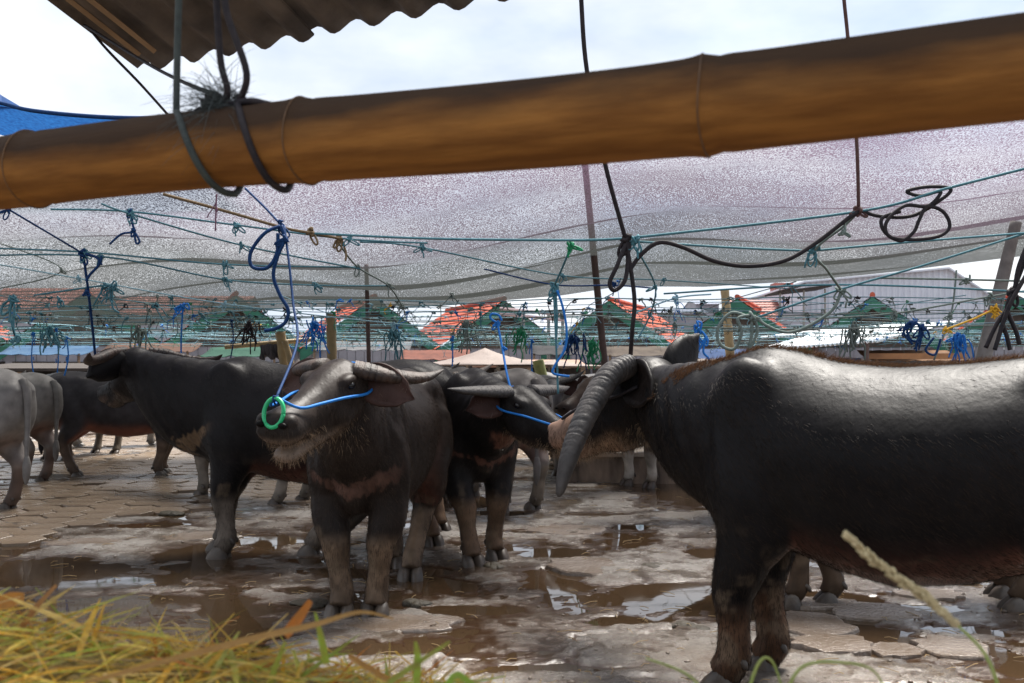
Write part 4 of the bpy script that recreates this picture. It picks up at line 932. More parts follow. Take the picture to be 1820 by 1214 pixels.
# ------------------------------------------------------------------ posts
def post(name, label, p0, p1, r0, r1, m, nodes=0):
    """leaning post from the ground through p0 to p1 (both on the post)"""
    p0 = Vector(p0); p1 = Vector(p1); dr = (p1 - p0); base = p1 + dr * ((-p1.z - .02) / dr.z) if abs(dr.z) > 1e-6 else p0
    m_ = MB(); pts = [base]; rs = [r0]; K_ = 24
    for i in range(1, K_ + 1):
        t = i / K_; pts.append(base * (1 - t) + p1 * t); rr = r0 * (1 - t) + r1 * t
        if nodes and i % max(1, K_ // nodes) == 0: rr *= 1.09
        rs.append(rr)
    m_.tube(pts, rs, n=12, smooth=2)
    return build(name, m_, m, None, smooth=True, label=label, category='post')
post('bamboo_post', 'tall bamboo post behind the head of the young buffalo', P(590, 640, 14), P(588, 556, 14), .072, .066, pole_m, 8)
post('bamboo_post', 'short thick bamboo post beside the folded cloth', P(505, 640, 15), P(498, 590, 15), .08, .075, pole_m, 6)
post('bamboo_post', 'thin leaning bamboo prop against the short thick post', P(516, 640, 14.8), P(506, 606, 14.8), .05, .045, pole_m, 6)
post('timber_post', 'thin brown post reaching up to the shade net', P(655, 620, 12.5), P(651, 470, 12.5), .028, .026, brownpole_m)
post('timber_pole', 'tall leaning brown pole propping up the shade net', P(1066, 560, 12.0), P(1034, 235, 12.0), .046, .038, brownpole_m)
post('bamboo_post', 'short weathered bamboo post with cut top beside the red roof', P(1296, 610, 16), P(1288, 514, 16), .075, .068, pole_m, 7)
post('leaning_post', 'leaning grey post behind the bundle of black cords', P(1752, 620, 10.0), P(1806, 395, 10.0), .095, .055, greypole_m, 0)
post('mossy_post', 'mossy green post standing behind the tarpaulin tents', P(968, 690, 16), P(956, 640, 16), .10, .09, mat('moss', (.16, .17, .06), .9, (8, .8, (.07, .08, .03))))
# horizontal rail with folded cloth
rl = P(400, 617, 15.1); rr_ = P(560, 603, 15.1)
m_ = MB(); m_.tube([rl, rr_], .035, n=8, smooth=1); build('bamboo_rail', m_, pole_m, None, smooth=True, label='horizontal bamboo rail carrying a folded cloth', category='rail')
m_ = MB(); V = []; F = []
for i in range(25):
    for j in range(9):
        t = i / 24; px_ = 462 + 36 * t; zt = P(px_, 610 + 2 * math.sin(t * 9), 15.1).z
        a = (j - 4) / 4; fold = .025 * math.sin(t * 40 + j) * abs(a)
        V.append((P(px_, 0, 15.1).x + .02 * math.sin(j + t * 11), 15.1 + .05 * (1 if a > 0 else -1) * min(1, abs(a) * 2) + fold, zt + .045 - .27 * abs(a) ** 1.2 * (1 + .15 * math.sin(t * 13))))
for i in range(24):
    for j in range(8): k = i * 9 + j; F.append((k, k + 9, k + 10, k + 1))
m_.add(V, F); cl = build('folded_cloth', m_, mat('cloth', (.10, .09, .10), .9, (8, .7, (.05, .045, .05))), None, smooth=True, label='dark grey cloth folded over a bamboo rail', category='cloth')
cl.modifiers.new('t', 'SOLIDIFY').thickness = .012

# ------------------------------------------------------------------ shade net
def net_material():
    m = bpy.data.materials.new('shade_net'); m.use_nodes = True; t = m.node_tree; K = t.links.new; t.nodes.remove(t.nodes['Principled BSDF'])
    tcn = t.nodes.new('ShaderNodeTexCoord')
    def mapping(sc):
        q = t.nodes.new('ShaderNodeMapping'); q.inputs['Scale'].default_value = sc; K(tcn.outputs['Object'], q.inputs['Vector']); return q
    def noise(src, sc, det=2):
        n = t.nodes.new('ShaderNodeTexNoise'); n.inputs['Scale'].default_value = sc; n.inputs['Detail'].default_value = det; K(src.outputs[0], n.inputs['Vector']); return n
    def rng_(src, a, b, c=0.0, d_=1.0):
        n = t.nodes.new('ShaderNodeMapRange'); n.inputs['From Min'].default_value = a; n.inputs['From Max'].default_value = b; n.inputs['To Min'].default_value = c; n.inputs['To Max'].default_value = d_; K(src, n.inputs['Value']); return n
    def math_(op, a, b):
        n = t.nodes.new('ShaderNodeMath'); n.operation = op
        for i, v in enumerate((a, b)):
            if hasattr(v, 'links'): K(v, n.inputs[i])
            else: n.inputs[i].default_value = v
        return n
    holes = noise(mapping((0.62, 0.30, 0.2)), 175, 2)
    sep0 = t.nodes.new('ShaderNodeSeparateXYZ'); K(tcn.outputs['Object'], sep0.inputs[0])
    big = noise(mapping((1, 1, 1)), 0.8, 3); bigr = rng_(big.outputs['Fac'], .3, .7, -.045, .045)
    thr = math_('ADD', holes.outputs['Fac'], bigr.outputs[0])
    ybias = rng_(sep0.outputs['Y'], 7.0, 15.0, 0.0, .16); thr = math_('ADD', thr.outputs[0], ybias.outputs[0])
    thread = rng_(thr.outputs[0], .440, .560, .31, .90)                     # 1 = thread, 0 = open mesh
    sep = t.nodes.new('ShaderNodeSeparateXYZ'); K(tcn.outputs['Object'], sep.inputs[0])
    wob = noise(mapping((.35, .6, 1)), 1.0, 3); wy = math_('MULTIPLY_ADD', wob.outputs['Fac'], 1.1); wy.inputs[2].default_value = 0; yy = math_('ADD', sep.outputs['Y'], wy.outputs[0])
    fr = math_('FRACT', math_('MULTIPLY', yy.outputs[0], 1.05).outputs[0], 0); seam = rng_(fr.outputs[0], .015, .035, .5, 0.0)
    fr2 = math_('FRACT', math_('MULTIPLY', yy.outputs[0], 2.7).outputs[0], 0); seam2 = rng_(fr2.outputs[0], .02, .06, .62, 0.0)
    cov = math_('MAXIMUM', thread.outputs[0], math_('MAXIMUM', seam.outputs[0], seam2.outputs[0]).outputs[0])
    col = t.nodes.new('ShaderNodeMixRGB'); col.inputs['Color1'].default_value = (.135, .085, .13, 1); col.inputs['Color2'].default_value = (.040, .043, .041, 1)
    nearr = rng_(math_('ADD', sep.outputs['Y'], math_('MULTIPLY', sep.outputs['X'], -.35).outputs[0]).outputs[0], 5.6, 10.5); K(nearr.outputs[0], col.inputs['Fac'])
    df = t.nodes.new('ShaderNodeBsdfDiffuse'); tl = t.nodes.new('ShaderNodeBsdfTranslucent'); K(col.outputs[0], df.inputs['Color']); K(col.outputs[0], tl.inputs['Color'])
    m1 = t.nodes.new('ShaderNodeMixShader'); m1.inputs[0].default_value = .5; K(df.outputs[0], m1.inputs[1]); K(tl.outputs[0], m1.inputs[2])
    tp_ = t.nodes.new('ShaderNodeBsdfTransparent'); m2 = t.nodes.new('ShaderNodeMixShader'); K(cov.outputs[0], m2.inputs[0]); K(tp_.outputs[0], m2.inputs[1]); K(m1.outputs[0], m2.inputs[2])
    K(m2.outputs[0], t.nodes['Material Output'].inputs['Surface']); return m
NXn = np.array([-400, 0, 910, 1820, 2300]); NYn = np.array([325, 300, 222, 135, 90])
NXf = np.array([-150, 0, 100, 260, 400, 520, 650, 760, 860, 1000, 1100, 1250, 1400, 1600, 1820, 1990]); NYf = np.array([552, 562, 572, 577, 554, 545, 546, 543, 535, 523, 508, 510, 500, 480, 455, 435])
NX, NV = 260, 150
V = []; F = []
for j in range(NV + 1):
    v = j / NV
    for i in range(NX + 1):
        X = -9.5 + 19 * i / NX; d = 5.6 + 9.4 * v + .15 * math.sin(X * 1.3)
        zn = HC + (HZ - np.interp(910 + X * FPX / 5.6, NXn, NYn)) * 5.6 / FPX; zf = HC + (HZ - np.interp(910 + X * FPX / 15, NXf, NYf)) * 15 / FPX
        z = zn * (1 - v) + zf * v
        z += -.05 * math.sin(math.pi * v) * (1 + .3 * math.sin(X * .9 + 1)) + .05 * math.sin(v * 31 + .8 * math.sin(X * .55) + .35 * X) * min(1, v * 3) * min(1, (1 - v) * 6)
        z += .03 * math.sin(v * 77 + 1.3 * math.sin(X * .4 + 2) - .5 * X) * v * min(1, (1 - v) * 6)
        z -= (.22 * math.sin(math.pi * min(1, v * 1.05)) ** .8 + .02) * (.5 - .5 * math.cos(2 * math.pi * (X - 1.15 - .12 * (d - 9)) / 5.0)) - .14 * math.sin(math.pi * v)
        V.append((X, d, float(z)))
for j in range(NV):
    for i in range(NX): k = j * (NX + 1) + i; F.append((k, k + 1, k + NX + 2, k + NX + 1))
m_ = MB(); m_.add(V, F)
build('shade_net', m_, net_material(), None, smooth=True, label='sagging black shade net with purple tint stretched over the yard', category='net')
# blue tarpaulin net at the upper left
bt_m = mat('blue_tarp', (.012, .06, .20), .7, (40, .9, (.02, .11, .32)), (90, .4, .003), trans=.45)
hem = [(-300, 120, 6.6), (-120, 158, 6.6), (0, 183, 6.6), (60, 197, 6.5), (180, 208, 6.4), (300, 210, 6.3), (420, 206, 6.3)]
hp = [P(*h) for h in hem]; hp, _ = catmull(hp, [1] * len(hp), 5)
bt = empty('blue_tarpaulin', hp[10], 'blue mesh tarpaulin with dark hem above the bamboo pole', 'tarpaulin')
m_ = MB(); V = []; F = []; off = hp[10]
for i, p in enumerate(hp):
    for j in range(8): t = j / 7; V.append(p - off + Vector((0, .75 * t, -.13 * t - .02 * math.sin(i * .9) * t)))
for i in range(len(hp) - 1):
    for j in range(7): k = i * 8 + j; F.append((k, k + 8, k + 9, k + 1))
m_.add(V, F); build('sheet', m_, bt_m, bt, smooth=True)
m_ = MB(); m_.tube([p - off for p in hp], .014, n=6, smooth=1); build('hem', m_, ROPE['navy'], bt, smooth=True)
m_ = MB(); V = [P(-80, 110, 6.8) - off, P(0, 168, 6.8) - off, P(34, 188, 6.6) - off, P(0, 184, 6.65) - off, P(-80, 160, 6.7) - off]
m_.add([v + Vector((0, .02, 0)) for v in V], [(0, 1, 2, 3, 4)]); build('corner_flap', m_, bt_m, bt)

# ------------------------------------------------------------------ corrugated roof overhead
A = P(245, 119, 4.42); B = P(885, -2, 3.62)
dirv = Vector((-.34, -.93, .24)).normalized()
cr = empty('corrugated_roof', (A.x, A.y, 0), 'brown weathered corrugated sheet roof seen from underneath with wavy eave', 'roof')
o_ = Vector((A.x, A.y, 0)); ab = (B - A)
for k in range(2):
    a = A + ab * (k * .52) + Vector((0, 0, .012 * k)); b = A + ab * (k * .52 + .54) + Vector((0, 0, .012 * k))
    if k == 1: b = A + ab * 2.3 + Vector((0, 0, .012))
    corr_sheet(a, b, a + dirv * 1.7, b + dirv * 1.7, int(round((b - a).length / .185)), .024, .008, 'roof_sheet', asb_m, cr, o_)
for t in (.075, .125):
    m_ = MB(); p = A + ab * t - Vector((0, 0, .035)); m_.tube([p + dirv * .14 - o_, p + dirv * 1.6 - o_], .014, n=4, smooth=1); build('batten', m_, mat('pale_batten', (.34, .22, .12), .7, (6, .7, (.2, .13, .07))), cr)
for t in (.05, 2.2):
    m_ = MB(); p = A + ab * t + dirv * 1.55; m_.tube([(p.x - o_.x, p.y - o_.y, 0), (p.x - o_.x, p.y - o_.y, p.z)], .05, n=10, smooth=1); build('post', m_, pole_m, cr)
m_ = MB(); m_.tube([A + ab * -.02 + dirv * 1.55 - o_ - Vector((0, 0, .06)), A + ab * 2.3 + dirv * 1.55 - o_ - Vector((0, 0, .06))], .04, n=8, smooth=1); build('purlin', m_, pole_m, cr)

# ------------------------------------------------------------------ bamboo pole close overhead
bl = P(0, 309, 1.70); br = P(1820, 125, 1.165); bd = (br - bl)
m_ = MB(); pts = []; rs = []; K_ = 260
nodesx = [60, 545, 1255]
def pole_pt(px):   # point on the pole axis seen at photo column px
    lo, hi = -1.0, 2.0
    for _ in range(40):
        mid = (lo + hi) / 2; q = bl + bd * mid; x = 910 + q.x * FPX / q.y
        if x < px: lo = mid
        else: hi = mid
    return lo
nt_ = [pole_pt(x) for x in nodesx]; nt_ = [nt_[0] - (nt_[1] - nt_[0])] + nt_ + [nt_[2] + .3, nt_[2] + .62]
for i in range(K_ + 1):
    t = -.45 + 1.9 * i / K_; r = .0600 + .0015 * t
    for n_ in nt_:
        q = (t - n_) * bd.length; r += .0032 * math.exp(-(q / .012) ** 2) - .0022 * math.exp(-((q - .018) / .010) ** 2) + .0016 * math.exp(-(q / .05) ** 2)
    pts.append(bl + bd * t + Vector((0, 0, .006 * math.sin(t * 7)))); rs.append(r)
rings = []; ax = bd.normalized(); sd_ = Vector((0, 0, 1)).cross(ax).normalized(); up_ = ax.cross(sd_)
for p, r in zip(pts, rs): rings.append([p + (sd_ * math.cos(2 * math.pi * k / 32) + up_ * math.sin(2 * math.pi * k / 32)) * r for k in range(32)])
Rb = Matrix((ax, sd_, up_)).transposed(); Rbi = Rb.inverted(); rings = [[Rbi @ (p - bl) for p in rg0] for rg0 in rings]
m_.loft(rings)
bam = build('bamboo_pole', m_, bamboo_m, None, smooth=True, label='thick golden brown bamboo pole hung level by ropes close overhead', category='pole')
ring_m = mat('bamboo_node', (.07, .035, .014), .7, (30, .8, (.16, .08, .03)))
for n_ in nt_:
    x_ = n_ * bd.length; r_ = .0646 + .0015 * n_; nr = MB(); nr.tube([(x_ + .0015 * math.sin(3 * a), math.cos(a) * r_, math.sin(a) * r_ + .006 * math.sin(n_ * 7)) for a in np.linspace(0, 2 * math.pi, 41)], .0012, n=6, smooth=1); build('node_ring', nr, ring_m, bam, smooth=True)
bam.location = bl; bam.rotation_euler = Rb.to_euler()
# the pole rests on forked uprights just outside the view
for t in (-.40, 1.40):
    p = bl + bd * t; m_ = MB(); m_.tube([(p.x, p.y + .09, 0), (p.x, p.y + .09, p.z + .25)], .045, n=10, smooth=1); build('upright_post', m_, pole_m, None, smooth=True, label='upright bamboo post carrying the ' + ('left' if t < 0 else 'right') + ' end of the golden bamboo pole', category='post')

# ------------------------------------------------------------------ ropes
def twisted(mb_, pts, r, smooth=6, n=6):
    mb_.tube(pts, r, n=n, smooth=smooth)
def knot(mb_, c, R_, r, rnd, turns=10):
    pts = []
    for i in range(turns + 4):
        a = rnd.uniform(0, 6.28); b = rnd.uniform(-1, 1); q = math.sqrt(1 - b * b)
        pts.append(Vector(c) + Vector((math.cos(a) * q, math.sin(a) * q * .7, b * 1.25)) * R_ * rnd.uniform(.25, .9))
    mb_.tube(pts, r, n=5, smooth=3)
    for _ in range(rnd.choice((1, 2, 2))):      # a slack loop and a loose end
        a = rnd.uniform(-1.2, 1.2); L_ = R_ * rnd.uniform(1.2, 2.6); lp = []
        for i in range(7):
            t = i / 6 * 6.283; lp.append(Vector(c) + Vector((math.sin(a) * L_ * (1 - math.cos(t)) * .5 + R_ * .5 * math.sin(t), rnd.uniform(-.2, .2) * R_, -abs(math.cos(a)) * L_ * (1 - math.cos(t)) * .5)))
        mb_.tube(lp, r * .8, n=5, smooth=3)
def tailrope(mb_, c, ln, r, rnd, n=5):
    pts = [Vector(c)]; dx = rnd.uniform(-.5, .5)
    for i in range(n): pts.append(pts[-1] + Vector((dx * ln / n * rnd.uniform(-.4, 1.4) + rnd.uniform(-.25, .25) * ln / n, rnd.uniform(-.3, .3) * ln / n, -ln / n * rnd.uniform(.3, 1.1))))
    mb_.tube(pts, r, n=5, smooth=3)
def rope(label, m, paths, r=.006, knots=(), tails=(), name='rope', seed=0, cat='rope', group=None, frayed=None):
    """paths: lists of (px, py, d); the whole rope with its knots is one thing"""
    rnd = random.Random(seed + 1); p0 = P(*paths[0][0]) if not isinstance(paths[0][0], Vector) else paths[0][0]
    o = empty(name, p0, label, cat, group)
    cv = lambda q: (q if isinstance(q, Vector) else P(*q)) - p0
    m_ = MB()
    for pa in paths: m_.tube([cv(q) for q in pa], r, n=7, smooth=7)
    build('strand', m_, m, o, smooth=True)
    for (q, R_) in knots:
        m_ = MB(); knot(m_, cv(q), R_, r * .95, rnd); build('knot', m_, m, o, smooth=True)
    if tails:
        for (q, ln) in tails:
            m_ = MB(); tailrope(m_, cv(q), ln, r * .8, rnd); build('tail_end', m_, m, o, smooth=True)
    return o
D1 = 4.62
rope('dark cord with a slack loop dropping to the head of the drooping-horned buffalo', ROPE['cord'],
     [[(1031, -60, 4.4), (1033, 0, 4.4), (1043, 125, 4.45), (1075, 290, 4.5), (1112, 425, D1)], [(1112, 425, D1), (1123, 490, D1), (1128, 540, D1), (1124, 585, D1), Vector(B1['_crown'])],
      [(1113, 430, D1), (1098, 470, D1 - .03), (1084, 502, D1 - .03), (1092, 516, D1 - .03), (1110, 500, D1 - .02), (1116, 465, D1), (1114, 430, D1)]], .0105, [((1113, 426, D1), .035), (Vector(B1['_crown']), .022)], seed=1)
rope('reddish brown cord dropping behind the bamboo pole to the coiled black rope', mat('rope_brown', (.07, .03, .028), .7, (60, .5, (.12, .06, .05)), (400, .5, .002)), [[(1496, -60, 4.4), (1500, 0, 4.4), (1507, 70, 4.45), (1522, 245, 4.5), (1526, 372, 4.6)]], .0085, [((1526, 374, 4.6), .026)], seed=2)
rope('taut teal line running from the green knot past the coiled black rope', ROPE['teal'], [[(560, 415, 5.6), (760, 424, 5.2), (1015, 427, 4.8), (1112, 424, D1)], [(1112, 424, D1), (1525, 376, 4.6), (1690, 333, 4.5), (1900, 280, 4.4)]], .0065, [((1128, 426, D1), .03)], [((1135, 428, D1), .12)], seed=3)
rope('taut teal line from the slack loop knot to a small blue knot', ROPE['teal'], [[(1115, 428, D1), (1300, 440, 4.65), (1442, 446, 4.7)], [(1442, 446, 4.7), (1620, 430, 4.8), (1850, 412, 4.9)]], .0055, [((1446, 444, 4.7), .032)], [((1436, 450, 4.7), .1), ((1450, 450, 4.7), .08)], seed=4)
rope('thick black hose-like cord swagging between two overhead knots', ROPE['cord'], [[(1118, 482, D1), (1140, 452, D1), (1172, 431, D1), (1215, 440, D1), (1270, 464, D1), (1330, 473, D1), (1395, 463, D1), (1450, 432, D1), (1505, 390, 4.6), (1526, 376, 4.6)]], .0105, seed=5)
rope('black rope coiled in loose loops beside the shade net', ROPE['cord'], [[(1528, 373, 4.6), (1562, 384, 4.6), (1620, 384, 4.58), (1668, 358, 4.56), (1690, 336, 4.55), (1650, 332, 4.55), (1612, 340, 4.56), (1636, 348, 4.57), (1672, 340, 4.56), (1650, 366, 4.55), (1608, 366, 4.55), (1576, 394, 4.55), (1580, 420, 4.55), (1618, 426, 4.55), (1668, 420, 4.55), (1688, 402, 4.55), (1676, 376, 4.55), (1648, 368, 4.55), (1634, 390, 4.55), (1624, 412, 4.55), (1600, 428, 4.55), (1572, 412, 4.56), (1568, 388, 4.57), (1600, 376, 4.58)]], .0085, seed=6)
rope('grey-green rope slanting down from the coil through two knots', ROPE['grey'], [[(1524, 378, 4.6), (1500, 402, 4.65), (1448, 446, 4.7), (1470, 480, 4.9), (1494, 514, 5.1)], [(1500, 392, 4.62), (1502, 410, 4.6), (1496, 418, 4.6)]], .0065, [((1495, 515, 5.1), .034), ((1499, 412, 4.6), .016)], [((1497, 518, 5.1), .13)], seed=7)
rope('slack grey-green rope sagging into a round coil above the black back', ROPE['grey'], [[(1494, 520, 5.1), (1480, 550, 5.1), (1440, 578, 5.1), (1400, 591, 5.1), (1365, 580, 5.1), (1340, 562, 5.1)], [(1336, 566, 5.1), (1300, 556, 5.1), (1276, 584, 5.1), (1280, 612, 5.1), (1305, 620, 5.1), (1318, 590, 5.08), (1312, 566, 5.08), (1336, 560, 5.1)], [(1336, 562, 5.1), (1335, 600, 5.1), (1325, 640, 5.1)], [(1340, 562, 5.1), (1346, 590, 5.1), (1330, 625, 5.1), (1318, 640, 5.1)]], .0085, [((1337, 563, 5.1), .035)], seed=8)
for i, (pa, mk, lb) in enumerate([
    ([(1340, 566, 5.2), (1495, 514, 5.1), (1640, 472, 5.0), (1900, 390, 4.9)], 'teal', 'teal line rising from the round coil to the right edge of the net'),
    ([(1180, 522, 6.2), (1495, 506, 5.6), (1900, 523, 5.6)], 'teal', 'nearly level teal line below the net edge above the huge black back'),
    ([(1560, 494, 5.4), (1720, 497, 5.4), (1900, 502, 5.4)], 'grey', 'grey line with one small knot in front of the warehouse'),
    ([(1450, 566, 6.0), (1590, 557, 6.0), (1760, 527, 6.0), (1900, 505, 6.0)], 'grey', 'grey-green line climbing in front of the white tin roof'),
    ([(-60, 440, 6.4), (150, 448, 6.2), (400, 470, 6.4), (640, 475, 6.6)], 'teal', 'teal line crossing the net through a blue knot'),
    ([(-60, 455, 6.6), (180, 456, 6.3), (400, 497, 6.8), (560, 507, 7.0), (690, 508, 7.2)], 'teal', 'slack teal line drooping below the tan rope'),
    ([(-40, 340, 5.6), (15, 372, 5.7), (150, 452, 6.2)], 'navy', 'navy line slanting from under the bamboo pole to a blue knot'),
    ([(90, 372, 5.6), (230, 376, 5.7), (420, 400, 5.8), (620, 425, 5.9), (760, 432, 6.0)], 'teal', 'teal line just under the bamboo pole'),
    ([(180, 362, 5.6), (232, 380, 5.7), (430, 436, 6.2), (640, 478, 6.6)], 'teal', 'teal line slanting down to the knot on the thin brown post'),
    ([(-60, 460, 8.2), (140, 495, 8.4), (400, 540, 9), (700, 575, 9.5), (910, 590, 10)], 'pale', 'pale blue line slanting down across the left stalls'),
    ([(-40, 420, 9), (110, 480, 9), (-40, 520, 9)], 'grey', 'grey line forking beside the left knots'),
    ([(640, 430, 6), (750, 440, 6.4), (1000, 490, 8), (1180, 498, 9), (1400, 513, 10)], 'teal', 'teal line along the lower edge of the net'),
    ([(860, 478, 7), (985, 506, 7), (1090, 507, 7), (1160, 512, 7.2)], 'navy', 'navy line between the twin blue hanging ropes and the slack loop'),
    ([(600, 430, 6), (636, 475, 6.6), (690, 508, 7.2), (715, 545, 7.8), (720, 560, 8)], 'grey', 'grey-green rope stepping down through knots beside the thin brown post'),
    ([(800, 610, 8), (1000, 560, 8), (1200, 578, 8), (1420, 585, 8), (1900, 575, 8)], 'grey', 'long grey line behind the drooping-horned buffalo'),
    ([(1120, 560, 7), (1200, 530, 7), (1264, 523, 7)], 'pale', 'thin pale blue line tied above the red roof'),
    ([(1135, 600, 7), (1155, 560, 7), (1165, 510, 6.5), (1130, 440, 5)], 'teal', 'thin teal line dropping beside the slack loop'),
    ([(1660, 640, 6.4), (1690, 560, 6.4), (1700, 480, 6.4)], 'grey', 'thin grey vertical line in front of the leaning post')]):
    kn = [(pa[k], .028) for k in range(1, len(pa) - 1)] if i not in (0, 1) else []
    rope(lb, ROPE[mk], [pa], .0058, kn, [(q, .10) for q, _ in kn if random.random() < .6], seed=20 + i)
rope('tan rope stretched from under the bamboo pole to a dark knot', ROPE['tan'], [[(290, 345, 5.2), (400, 375, 5.4), (505, 405, 5.6), (552, 414, 5.7), (604, 424, 5.9)]], .0085, [((553, 414, 5.7), .03), ((604, 424, 5.9), .03)], [((606, 426, 5.9), .16)], seed=50)
ringtop = Vector(B2['_ringtop'])
rope('navy tether from the big blue knot to the green nose ring', ROPE['navy'], [[(436, 335, 5.3), (470, 368, 5.2), (500, 400, 5.1)], [(505, 402, 5.1), (514, 470, 5.0), (521, 540, 4.9), (528, 610, 4.7), ringtop]], .0062, [((500, 402, 5.1), .036), (ringtop, .018)], seed=51)
rope('navy rope with round loop and wavy tail hanging from the big blue knot', ROPE['navy'], [[(498, 402, 5.08), (470, 415, 5.05), (446, 448, 5.05), (448, 474, 5.05), (475, 476, 5.05), (492, 450, 5.05), (494, 415, 5.06)], [(500, 402, 5.06), (506, 425, 5.05), (494, 455, 5.05), (486, 490, 5.05), (498, 525, 5.05), (512, 550, 5.05), (508, 572, 5.05), (490, 584, 5.05), (470, 588, 5.05)]], .0095, [((506, 424, 5.05), .022)], seed=52)
B3p = Vector(B3['_poll'])
rope('navy tether from a blue knot to the black buffalo turning its head', ROPE['navy'], [[(148, 452, 6.2), (156, 510, 6.3), (163, 570, 6.5), (170, 640, 6.8)], [(148, 450, 6.2), (172, 458, 6.2), (176, 470, 6.2), (160, 488, 6.2), (153, 500, 6.2)]], .0085, [((146, 452, 6.2), .036), ((155, 520, 6.3), .02)], [((180, 455, 6.2), .1)], seed=53)
B4r = Vector(B4['_ringtop'])
rope('blue tether with open ring loop above the straight-horned buffalo', ROPE['blue'], [[(884, 574, 6.6), (893, 620, 6.5), (900, 660, 6.35), (908, 694, 6.25)], [(884, 574, 6.6), (872, 566, 6.6), (874, 558, 6.6), (886, 560, 6.6), (892, 570, 6.6)]], .0075, [((885, 575, 6.6), .026), ((896, 618, 6.5), .014)], seed=54)
rope('twin teal ropes hanging straight from a dark blue knot beside the wavy tail', ROPE['teal'], [[(1014, 440, 5.6), (1000, 475, 5.8), (986, 506, 6.0)], [(984, 512, 6.0), (988, 600, 6.0), (992, 700, 6.0)], [(987, 512, 6.0), (990, 560, 6.0), (989, 600, 6.0)]], .0065, [((986, 508, 6.0), .034), ((986, 520, 6.0), .026)], seed=55)
rope('blue wavy rope end dangling beside the twin teal ropes', ROPE['blue'], [[(990, 516, 5.98), (1000, 545, 5.98), (1007, 585, 5.98), (1004, 620, 5.98), (986, 650, 5.98), (984, 664, 5.98), (1012, 669, 5.98)]], .0075, seed=56)
rope('frayed green knot where the teal line meets the twin ropes', ROPE['green'], [[(1008, 430, 4.85), (1014, 440, 4.85), (1020, 432, 4.85)]], .006, [((1014, 436, 4.85), .03)], [((1018, 440, 4.85), .06), ((1010, 440, 4.85), .05)], seed=57)
rope('bright blue rope tangle with long tail beyond the ear of the drooping-horned buffalo', ROPE['blue'], [[(1238, 590, 6.5), (1226, 612, 6.5), (1240, 624, 6.5), (1254, 600, 6.5), (1250, 625, 6.5), (1260, 640, 6.5), (1252, 665, 6.5)]], .0075, [((1240, 585, 6.5), .055), ((1228, 608, 6.5), .05)], [((1235, 600, 6.5), .12)] * 3, seed=58)
rope('small blue bow knot on a pale line with straight tether below', ROPE['blue'], [[(325, 545, 8.6), (322, 600, 8.8), (322, 650, 9)], [(325, 542, 8.6), (312, 548, 8.6), (316, 558, 8.6), (325, 545, 8.6), (336, 550, 8.6), (334, 540, 8.6), (325, 543, 8.6)]], .0075, [((325, 543, 8.6), .034)], seed=59)
rope('thick teal rope bundle hanging at the far left', ROPE['teal'], [[(22, 530, 6.8), (18, 560, 6.8), (28, 600, 6.8), (32, 606, 6.8), (24, 585, 6.8), (26, 540, 6.8)], [(20, 530, 6.8), (4, 545, 6.8), (4, 560, 6.8), (18, 552, 6.8)]], .008, [((24, 532, 6.8), .05), ((30, 603, 6.8), .03)], [((24, 530, 6.8), .2)] * 3, seed=60)
rope('dark teal knot cluster with drooping tails under the net', ROPE['teal'], [[(60, 525, 7.5), (180, 508, 7.5), (200, 510, 7.5)], [(185, 510, 7.5), (165, 545, 7.5)], [(200, 512, 7.5), (200, 545, 7.5), (212, 556, 7.5)]], .0075, [((186, 508, 7.5), .045), ((200, 510, 7.5), .045), ((106, 532, 7.5), .03)], [((195, 515, 7.5), .16)] * 3, seed=61)
rope('small knotted rope end dangling from the teal line under the bamboo pole', ROPE['navy'], [[(232, 378, 5.7), (236, 400, 5.7), (238, 412, 5.7), (216, 416, 5.7), (195, 434, 5.7)], [(236, 408, 5.7), (244, 420, 5.7), (248, 430, 5.7), (242, 432, 5.7), (238, 412, 5.7)]], .0065, [((230, 377, 5.7), .022), ((237, 410, 5.7), .016)], seed=62)
rope('thin purple frayed cord hanging from the net under the bamboo pole', mat('rope_purple', (.14, .06, .10), .8), [[(385, 345, 5.0), (384, 370, 5.0), (383, 410, 5.0)]], .004, [], [((384, 360, 5.0), .1)] * 2, seed=63)
rope('bundle of braided black cords fanning out beside the leaning grey post', ROPE['cord'], [[(1850, 380, 4.3), (1812, 470, 4.3), (1800, 530, 4.3), (1772, 575, 4.3), (1752, 618, 4.3)], [(1846, 400, 4.3), (1815, 480, 4.32), (1794, 535, 4.32), (1782, 570, 4.3), (1790, 600, 4.3), (1795, 622, 4.3)], [(1860, 430, 4.3), (1806, 520, 4.28), (1788, 560, 4.28), (1778, 590, 4.28), (1768, 622, 4.28)], [(1800, 520, 4.3), (1790, 548, 4.3), (1806, 590, 4.3), (1812, 612, 4.3)]], .0095, [((1801, 520, 4.3), .03)], seed=64)
rope('yellow frayed tuft on a tan cord near the leaning grey post', ROPE['yellow'], [[(1680, 586, 6.0), (1730, 567, 6.0), (1762, 552, 6.0)]], .006, [((1768, 550, 6.0), .034), ((1682, 586, 6.0), .022)], [((1768, 552, 6.0), .06)] * 4, seed=65)
rope('blue rope coil and tails hanging above the black back near the white tin roof', ROPE['navy'], [[(1610, 575, 6.2), (1616, 600, 6.2), (1630, 606, 6.2), (1634, 580, 6.2), (1618, 572, 6.2), (1606, 590, 6.2), (1622, 612, 6.2)], [(1660, 600, 6.2), (1645, 622, 6.2), (1662, 630, 6.2), (1672, 602, 6.2)]], .0075, [((1620, 578, 6.2), .04), ((1640, 582, 6.2), .035)], [((1640, 590, 6.2), .14)] * 3, seed=66)
